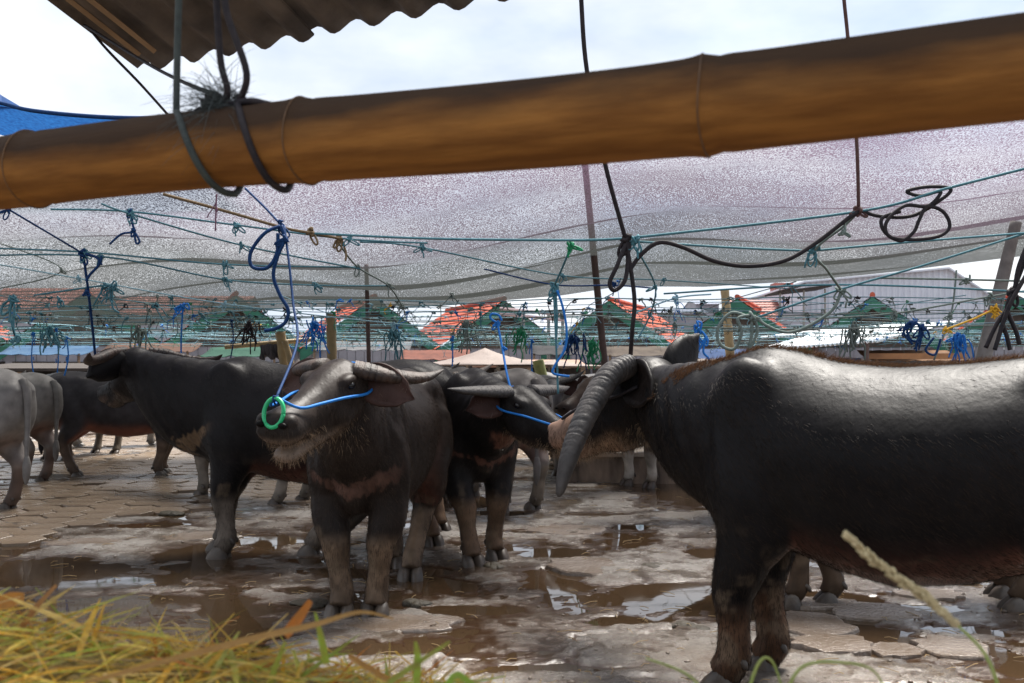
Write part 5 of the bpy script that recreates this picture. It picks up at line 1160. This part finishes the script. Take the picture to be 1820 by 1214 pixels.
# ropes carrying the bamboo pole
def pdist(px): return (bl + bd * pole_pt(px))
for (px0, px1, top, lb, mk, sdv) in ((318, 412, [(322, -60, 1.56), (318, 0, 1.56), (315, 110, 1.56)], 'frayed dark green rope looped under the bamboo pole', 'grey2', 70), (425, 505, [(396, -60, 1.5), (402, 20, 1.5), (438, 130, 1.5)], 'dark hanging rope looped under the bamboo pole beside the frayed knot', 'cord', 71)):
    mm = mat('rope_darkgreen', (.022, .030, .028), .75, (60, .6, (.05, .065, .06)), (300, .5, .002)) if mk == 'grey2' else ROPE['cord']
    ta, tb = pole_pt(px0), pole_pt(px1); path = []
    for i in range(25):
        q = i / 24; a = math.radians(100 + 270 * q); t = ta + (tb - ta) * min(1, q * 1.5)
        c = bl + bd * t; rad = .0665
        path.append(c + (-sd_ * 0 + Vector((0, -1, 0)) * math.sin(a - math.radians(90)) + Vector((0, 0, 1)) * math.cos(a - math.radians(90))) * rad)
    up_pts = [P(*q) for q in top]
    rope(lb, mm, [up_pts + path[0:]], .0055, [], [], seed=sdv)
kc = bl + bd * pole_pt(398) + Vector((0, -.01, .066))
ko = rope('second hanging rope ending in the frayed black knot on the bamboo pole', ROPE['cord'], [[P(384, -60, 1.52), P(385, 10, 1.52), P(392, 110, 1.52), P(404, 160, 1.52), kc], [kc, P(440, 180, 1.5), P(470, 184, 1.5), P(490, 190, 1.49)]], .0055, [(kc, .026), (kc + Vector((.025, 0, -.003)), .022), (kc + Vector((-.02, 0, 0)), .02)], seed=72)
rg = np.random.default_rng(9); n = 420
pp = np.tile(np.array(kc - P(384, -60, 1.52)), (n, 1)) + rg.normal(0, .016, (n, 3)); dd = rg.normal(0, 1, (n, 3)) + np.array([-.8, -.2, .1])
hairs('frayed_fibres', ko, pp.astype(np.float32), dd, rg.uniform(.03, .10, n), .3, .0005, hair_material('fibre', (.03, .035, .035), (.09, .11, .11)), rg, npt=5)
rope('thin dark line crossing in front of the corrugated eave to the frayed knot', ROPE['cord'], [[(90, -10, 4.0), (140, 30, 4.1), (190, 88, 4.2), (250, 150, 4.3), (302, 208, 4.4)], [(150, 45, 4.1), (260, 112, 3.6), (330, 148, 3.0), (390, 170, 2.4)]], .006, seed=73)

# overhead grid of tether lines with hundreds of knotted ends
rnd = random.Random(99)
cols_ = ['teal', 'pale', 'pale', 'grey', 'teal', 'grey', 'pale', 'teal']
def knotted(parent, pts, mk, count, off, lo=.05, hi=.28):
    m_ = MB()
    for _ in range(count):
        t = rnd.random() * (len(pts) - 1); i = int(t); f = t - i; p = pts[i] * (1 - f) + pts[i + 1] * f
        r = rnd.choice((.005, .006, .008))
        kk = []
        for i in range(7): kk.append(p - off + Vector((rnd.uniform(-1, 1), rnd.uniform(-1, 1), rnd.uniform(-1, .6))) * .028 * rnd.uniform(.5, 1.4))
        m_.tube(kk, r, n=4, smooth=2)
        for _ in range(rnd.choice((1, 1, 2, 3))):
            ln = rnd.uniform(lo, hi); q = [p - off]
            dx = rnd.uniform(-.6, .6)
            for i in range(3): q.append(q[-1] + Vector((dx * ln / 3 + rnd.uniform(-.4, .4) * ln / 3, rnd.uniform(-.3, .3) * ln / 3, -ln / 3 * rnd.uniform(.1, 1.1))))
            m_.tube(q, r * .7, n=4, smooth=2)
    o = build('knotted_ends', m_, ROPE[mk], parent, smooth=True); o['kind'] = 'stuff'
for k in range(36):
    d = 9.0 + 19.5 * (k / 35) ** 1.1; mk = cols_[k % 8]; z = 1.86 + rnd.uniform(-.10, .18) + .010 * (d - 9)
    pts = []; sl_ = rnd.uniform(-.03, .03)
    for i in range(15):
        X = (-.62 + 1.24 * i / 14) * d; pts.append(Vector((X, d + rnd.uniform(-.1, .1) + sl_ * X, z + rnd.uniform(-.035, .035) + .05 * math.sin(X * .5 + k))))
    cn = {'teal': 'teal', 'pale': 'pale blue', 'grey': 'grey-green'}[mk]; o = empty('tether_line', pts[0], 'thin ' + cn + ' line strung level across the yard with knotted rope ends', 'line', cn + ' level tether lines over the yard')
    m_ = MB(); m_.tube([p - pts[0] for p in pts], rnd.choice((.004, .005, .0065)), n=5, smooth=4); build('strand', m_, ROPE[mk], o, smooth=True)
    for mk2 in rnd.sample(['teal', 'teal', 'blue', 'grey', 'grey', 'green', 'pale', 'cord', 'yellow'], 4): knotted(o, pts, mk2 if rnd.random() < .92 or mk2 != 'yellow' else 'teal', 9 if mk2 not in ('yellow', 'green') else 2, pts[0])
for k in range(16):
    X0 = -11 + 22 * k / 15; mk = cols_[(k * 3) % 8]; pts = []; z = 1.9 + rnd.uniform(-.05, .15)
    for i in range(12): d = 8.5 + 20 * i / 11; pts.append(Vector((X0 + rnd.uniform(-.12, .12) + .02 * d, d, z + rnd.uniform(-.04, .04))))
    cn = {'teal': 'teal', 'pale': 'pale blue', 'grey': 'grey-green'}[mk]; o = empty('tether_line', pts[0], 'thin ' + cn + ' line running lengthwise under the net to the stalls', 'line', cn + ' lengthwise tether lines')
    m_ = MB(); m_.tube([p - pts[0] for p in pts], .005, n=5, smooth=3); build('strand', m_, ROPE[mk], o, smooth=True)
    knotted(o, pts, rnd.choice(['teal', 'blue', 'grey']), 14, pts[0], .05, .35)
for i, (px_, py_, d, mk, lb) in enumerate([(1052, 612, 11, 'green', 'thick hanging bundle of old green ropes beside the tall brown pole'), (925, 590, 11.5, 'green', 'bright green rope bundle over the tarpaulin tents'), (1022, 600, 10.5, 'navy', 'dark navy rope bundle hanging left of the tall brown pole'),
        (250, 585, 10, 'grey', 'grey-green rope bundle hanging above the black crown'), (445, 580, 11, 'cord', 'blackened rope bundle near the folded cloth rail'), (560, 575, 10, 'blue', 'bright blue rope bundle beside the tall bamboo post'), (700, 590, 11, 'teal', 'teal rope bundle right of the thin brown post'),
        (90, 590, 10, 'teal', 'teal rope bundle above the slate grey buffalo'), (1520, 585, 9, 'grey', 'grey-green rope bundle in front of the white tin roof'), (1700, 600, 9, 'blue', 'faded blue rope bundle beside the leaning grey post'), (830, 575, 10, 'grey', 'grey-green rope bundle before the red roof valley')]):
    p0 = P(px_, py_, d); o = empty('rope_bundle', p0, lb, 'rope'); m_ = MB()
    for k in range(16): tailrope(m_, Vector((rnd.gauss(0, .05), rnd.gauss(0, .04), rnd.uniform(-.03, .05))), rnd.uniform(.12, .42), .0075, rnd, 4)
    ob = build('loose_ends', m_, ROPE[mk], o, smooth=True); ob['kind'] = 'stuff'
    m_ = MB(); knot(m_, Vector((0, 0, 0)), .07, .009, rnd, 14); build('knot', m_, ROPE[mk], o, smooth=True)
# tethers that drop to the animals behind
for i, (x, y0, y1, d, mk, lb) in enumerate([(118, 600, 668, 11, 'blue', 'blue tether dropping to the slate grey buffalo'), (805, 600, 668, 11.2, 'blue', 'blue tether dropping to the wide-horned grey buffalo'), (100, 585, 690, 13.5, 'blue', 'bright blue tether at the dark pen behind the grey buffaloes'),
        (60, 592, 676, 13, 'blue', 'short blue tether near the back-swept horns'), (412, 570, 640, 12, 'navy', 'navy tether dropping behind the black back'), (945, 605, 700, 12, 'blue', 'slanting blue tether beside the mossy post'), (700, 575, 650, 12, 'teal', 'teal tether dropping behind the raised horn of the young buffalo')]):
    rope(lb, ROPE[mk], [[(x, y0, d), (x + random.uniform(-4, 4), (y0 + y1) / 2, d), (x + random.uniform(-4, 10), y1, d)]], .008, [((x, y0, d), .022)], [((x, y0, d), .2), ((x, (y0 + y1) / 2, d), .08)], seed=120 + i)

# ------------------------------------------------------------------ fodder heap on the feeding ledge in front
ledge = empty('feeding_ledge', (0, 1.15, 0), 'low concrete feeding ledge carrying the heap of cut grass and straw', 'ledge')
m_ = MB(); m_.box((-.1, 0, .38), (3.2, .54, .76)); lb_ = build('block', m_, plat_m, ledge)
heap = empty('fodder_heap', (-.5, 1.2, .76), 'heap of yellow straw and green cut grass on the feeding ledge', 'fodder')
ho = Vector((-.5, 1.2, .76))
def heap_z(x, y):   # height above ledge
    f = float(np.interp(x, [-1.3, -.75, -.45, -.30, -.18, -.06, .04, .14], [.235, .225, .18, .145, .12, .07, .02, 0]))
    return f * max(0, 1 - ((y - 1.17) / .34) ** 2)
straw_m = mat('straw', (.5, .35, .1), .5, noise=(120, .45, (.30, .16, .05)), attr='Col', trans=.5, spec=.3)
PAL = [(.88, .60, .08), (.90, .70, .16), (.86, .52, .06), (.55, .58, .08), (.80, .48, .05), (.66, .30, .03), (.74, .55, .18), (.40, .48, .06), (.80, .52, .08), (.30, .44, .05), (.60, .46, .22), (.55, .20, .03), (.80, .60, .14), (.52, .56, .14)]
def blade(m_, cols, p, dr, ln, wd, bend, rg_, col, n=7, tw=0.0):
    dr = dr.normalized(); sd1 = dr.cross(Vector((rg_.uniform(-.3, .3), rg_.uniform(-.3, .3), 1))).normalized(); V = []; F = []
    for i in range(n + 1):
        t = i / n; c = p + dr * (ln * t) + Vector((0, 0, -bend * ln * t * t)); w = wd * (math.sin(math.pi * min(1, .12 + .88 * t)) ** .6 if t < 1 else .03)
        a = tw * t; s2 = (sd1 * math.cos(a) + dr.cross(sd1) * math.sin(a)); nrm_ = dr.cross(s2)
        V += [c - s2 * w, c - nrm_ * w * .25, c + s2 * w]
    for i in range(n): k = 3 * i; F += [(k, k + 1, k + 4, k + 3), (k + 1, k + 2, k + 5, k + 4)]
    m_.add(V, F); cols += [col] * len(V)
rg_ = random.Random(5)
m_ = MB(); cols = []
for k in range(9000):
    x = rg_.uniform(-1.25, .12); y = rg_.uniform(.86, 1.46); z = .76 + heap_z(x, y) * rg_.uniform(.35, 1.0)
    if heap_z(x, y) < .01 and rg_.random() < .8: continue
    a = rg_.uniform(0, 6.28); el = rg_.gauss(.10, .22); dr = Vector((math.cos(a) * math.cos(el), math.sin(a) * math.cos(el) * .7, math.sin(el)))
    c = PAL[int(rg_.random() ** 1.1 * len(PAL))]; j = rg_.uniform(.7, 1.2); ln = rg_.uniform(.06, .24)
    blade(m_, cols, Vector((x, y, z)) - ho - dr * ln * .5, dr, ln, rg_.choice((.0008, .0011, .0015, .002, .003, .004)), rg_.uniform(0, .35), rg_, tuple(v * j for v in c), n=4, tw=rg_.uniform(-1, 1))
me = m_.mesh('straw_mass', straw_m); attr_color(me, np.array(cols, np.float32)); link('straw_mass', me, heap, kind='stuff')
# a low mound that the straw lies on
m_ = MB(); V = []; F = []; 
for i in range(41):
    for j in range(17):
        x = -1.3 + 1.45 * i / 40; y = .86 + .62 * j / 16; V.append(Vector((x, y, .755 + heap_z(x, y) * .80)) - ho)
for i in range(40):
    for j in range(16): k = i * 17 + j; F.append((k, k + 17, k + 18, k + 1))
m_.add(V, F); build('mound', m_, mat('packed_straw', (.28, .19, .06), .9, (60, .9, (.12, .10, .03)), (90, 1.0, .01)), heap, smooth=True)
def big_blade(label_col, pa, wd, parent=heap, seed=0):
    """long leaf through photo points with known distance"""
    pts, ws = catmull([P(*q) - ho for q in pa], wd, 8); V = []; F = []; cs = []
    for i, p in enumerate(pts):
        t = (pts[min(i + 1, len(pts) - 1)] - pts[max(i - 1, 0)]).normalized(); sdv = t.cross(Vector((0, -1, .35))).normalized(); nn = t.cross(sdv)
        V += [p - sdv * ws[i], p + nn * ws[i] * .3, p + sdv * ws[i]]; cs += [label_col] * 3
    for i in range(len(pts) - 1): k = 3 * i; F += [(k, k + 1, k + 4, k + 3), (k + 1, k + 2, k + 5, k + 4)]
    mm = MB(); mm.add(V, F); me = mm.mesh('leaf_blade', straw_m, True); attr_color(me, np.array(cs, np.float32)); return link('leaf_blade', me, parent)
big_blade((.42, .25, .085), [(150, 1214, 1.0), (330, 1165, 1.0), (470, 1130, 1.02), (560, 1110, 1.05), (640, 1088, 1.08), (700, 1100, 1.1)], [.002, .0032, .0036, .003, .002, .0008])
big_blade((.50, .17, .03), [(505, 1130, 1.12), (530, 1100, 1.12), (552, 1068, 1.12)], [.006, .006, .003])
big_blade((.30, .42, .05), [(580, 1180, 1.1), (572, 1140, 1.1), (560, 1088, 1.1)], [.004, .004, .001])
big_blade((.55, .24, .05), [(-10, 1075, 1.3), (20, 1066, 1.3), (42, 1062, 1.3)], [.010, .010, .006])
big_blade((.40, .20, .08), [(30, 1130, 1.25), (60, 1085, 1.25), (100, 1040, 1.25)], [.004, .004, .002])
big_blade((.34, .24, .14), [(85, 1140, 1.3), (92, 1095, 1.3), (95, 1060, 1.3)], [.006, .006, .004])
big_blade((.28, .36, .06), [(690, 1214, 1.05), (740, 1180, 1.05), (800, 1140, 1.05)], [.003, .003, .001])
big_blade((.30, .45, .06), [(740, 1225, 1.05), (742, 1170, 1.05), (738, 1140, 1.05)], [.004, .004, .001])
big_blade((.42, .22, .06), [(620, 1165, 1.1), (660, 1190, 1.1), (720, 1225, 1.1)], [.003, .003, .002])
big_blade((.25, .45, .05), [(790, 1225, 1.0), (815, 1200, 1.0), (860, 1240, 1.0)], [.003, .0035, .002])
def stalk(label, pa, r, colr, seed=0, head=None):
    p0 = P(*pa[0]); o = empty('grass_stalk', p0, label, 'grass stalk')
    m_ = MB(); pts = [P(*q) - p0 for q in pa]; m_.tube(pts, [r * (1 - .5 * i / (len(pts) - 1)) for i in range(len(pts))], n=6, smooth=6); build('stem', m_, colr, o, smooth=True)
    if head:
        hm = MB(); rr2 = random.Random(seed); hp2, _ = catmull([P(*q) - p0 for q in head], [1] * len(head), 10)
        for i, c in enumerate(hp2):
            t = i / (len(hp2) - 1); tg = (hp2[min(i + 1, len(hp2) - 1)] - hp2[max(0, i - 1)]).normalized()
            for _ in range(9):
                off_ = Vector((rr2.gauss(0, 1), rr2.gauss(0, 1), rr2.gauss(0, 1))); off_ -= tg * off_.dot(tg); off_ = off_.normalized() * rr2.uniform(.001, .0055) * (1.1 - .5 * abs(2 * t - 1))
                rot = (tg + off_.normalized() * .35).to_track_quat('X', 'Z').to_matrix(); hm.ell(c + off_, (.0050, .0018, .0018), rot, n=6, m=4)
        build('seed_head', hm, mat('seed_head', (.62, .52, .30), .7, (60, .6, (.45, .36, .2)), trans=.25), o, smooth=True)
    return o
gr_m = mat('green_stem', (.25, .33, .07), .5, (30, .5, (.40, .40, .12)), trans=.2)
stalk('pale flowering grass stalk with feathery seed head rising over the huge black belly', [(1800, 1330, 1.0), (1760, 1180, 1.02), (1700, 1110, 1.05), (1640, 1060, 1.05)], .0022, gr_m, 3, [(1700, 1110, 1.05), (1640, 1058, 1.05), (1570, 1010, 1.05), (1505, 952, 1.05)])
stalk('bent green grass stalk leaning before the forefeet of the huge black buffalo', [(1310, 1300, 1.1), (1345, 1185, 1.1), (1372, 1175, 1.1), (1395, 1240, 1.1)], .0022, gr_m)
stalk('long thin green grass stalk arching across the lower edge of the yard', [(1380, 1290, 1.05), (1420, 1190, 1.05), (1500, 1178, 1.05), (1560, 1200, 1.05), (1590, 1290, 1.05)], .0020, gr_m)
stalk('straight pale grass stalk slanting up left of the huge forefoot', [(1290, 1290, 1.1), (1230, 1205, 1.1), (1148, 1170, 1.1)], .0022, gr_m)
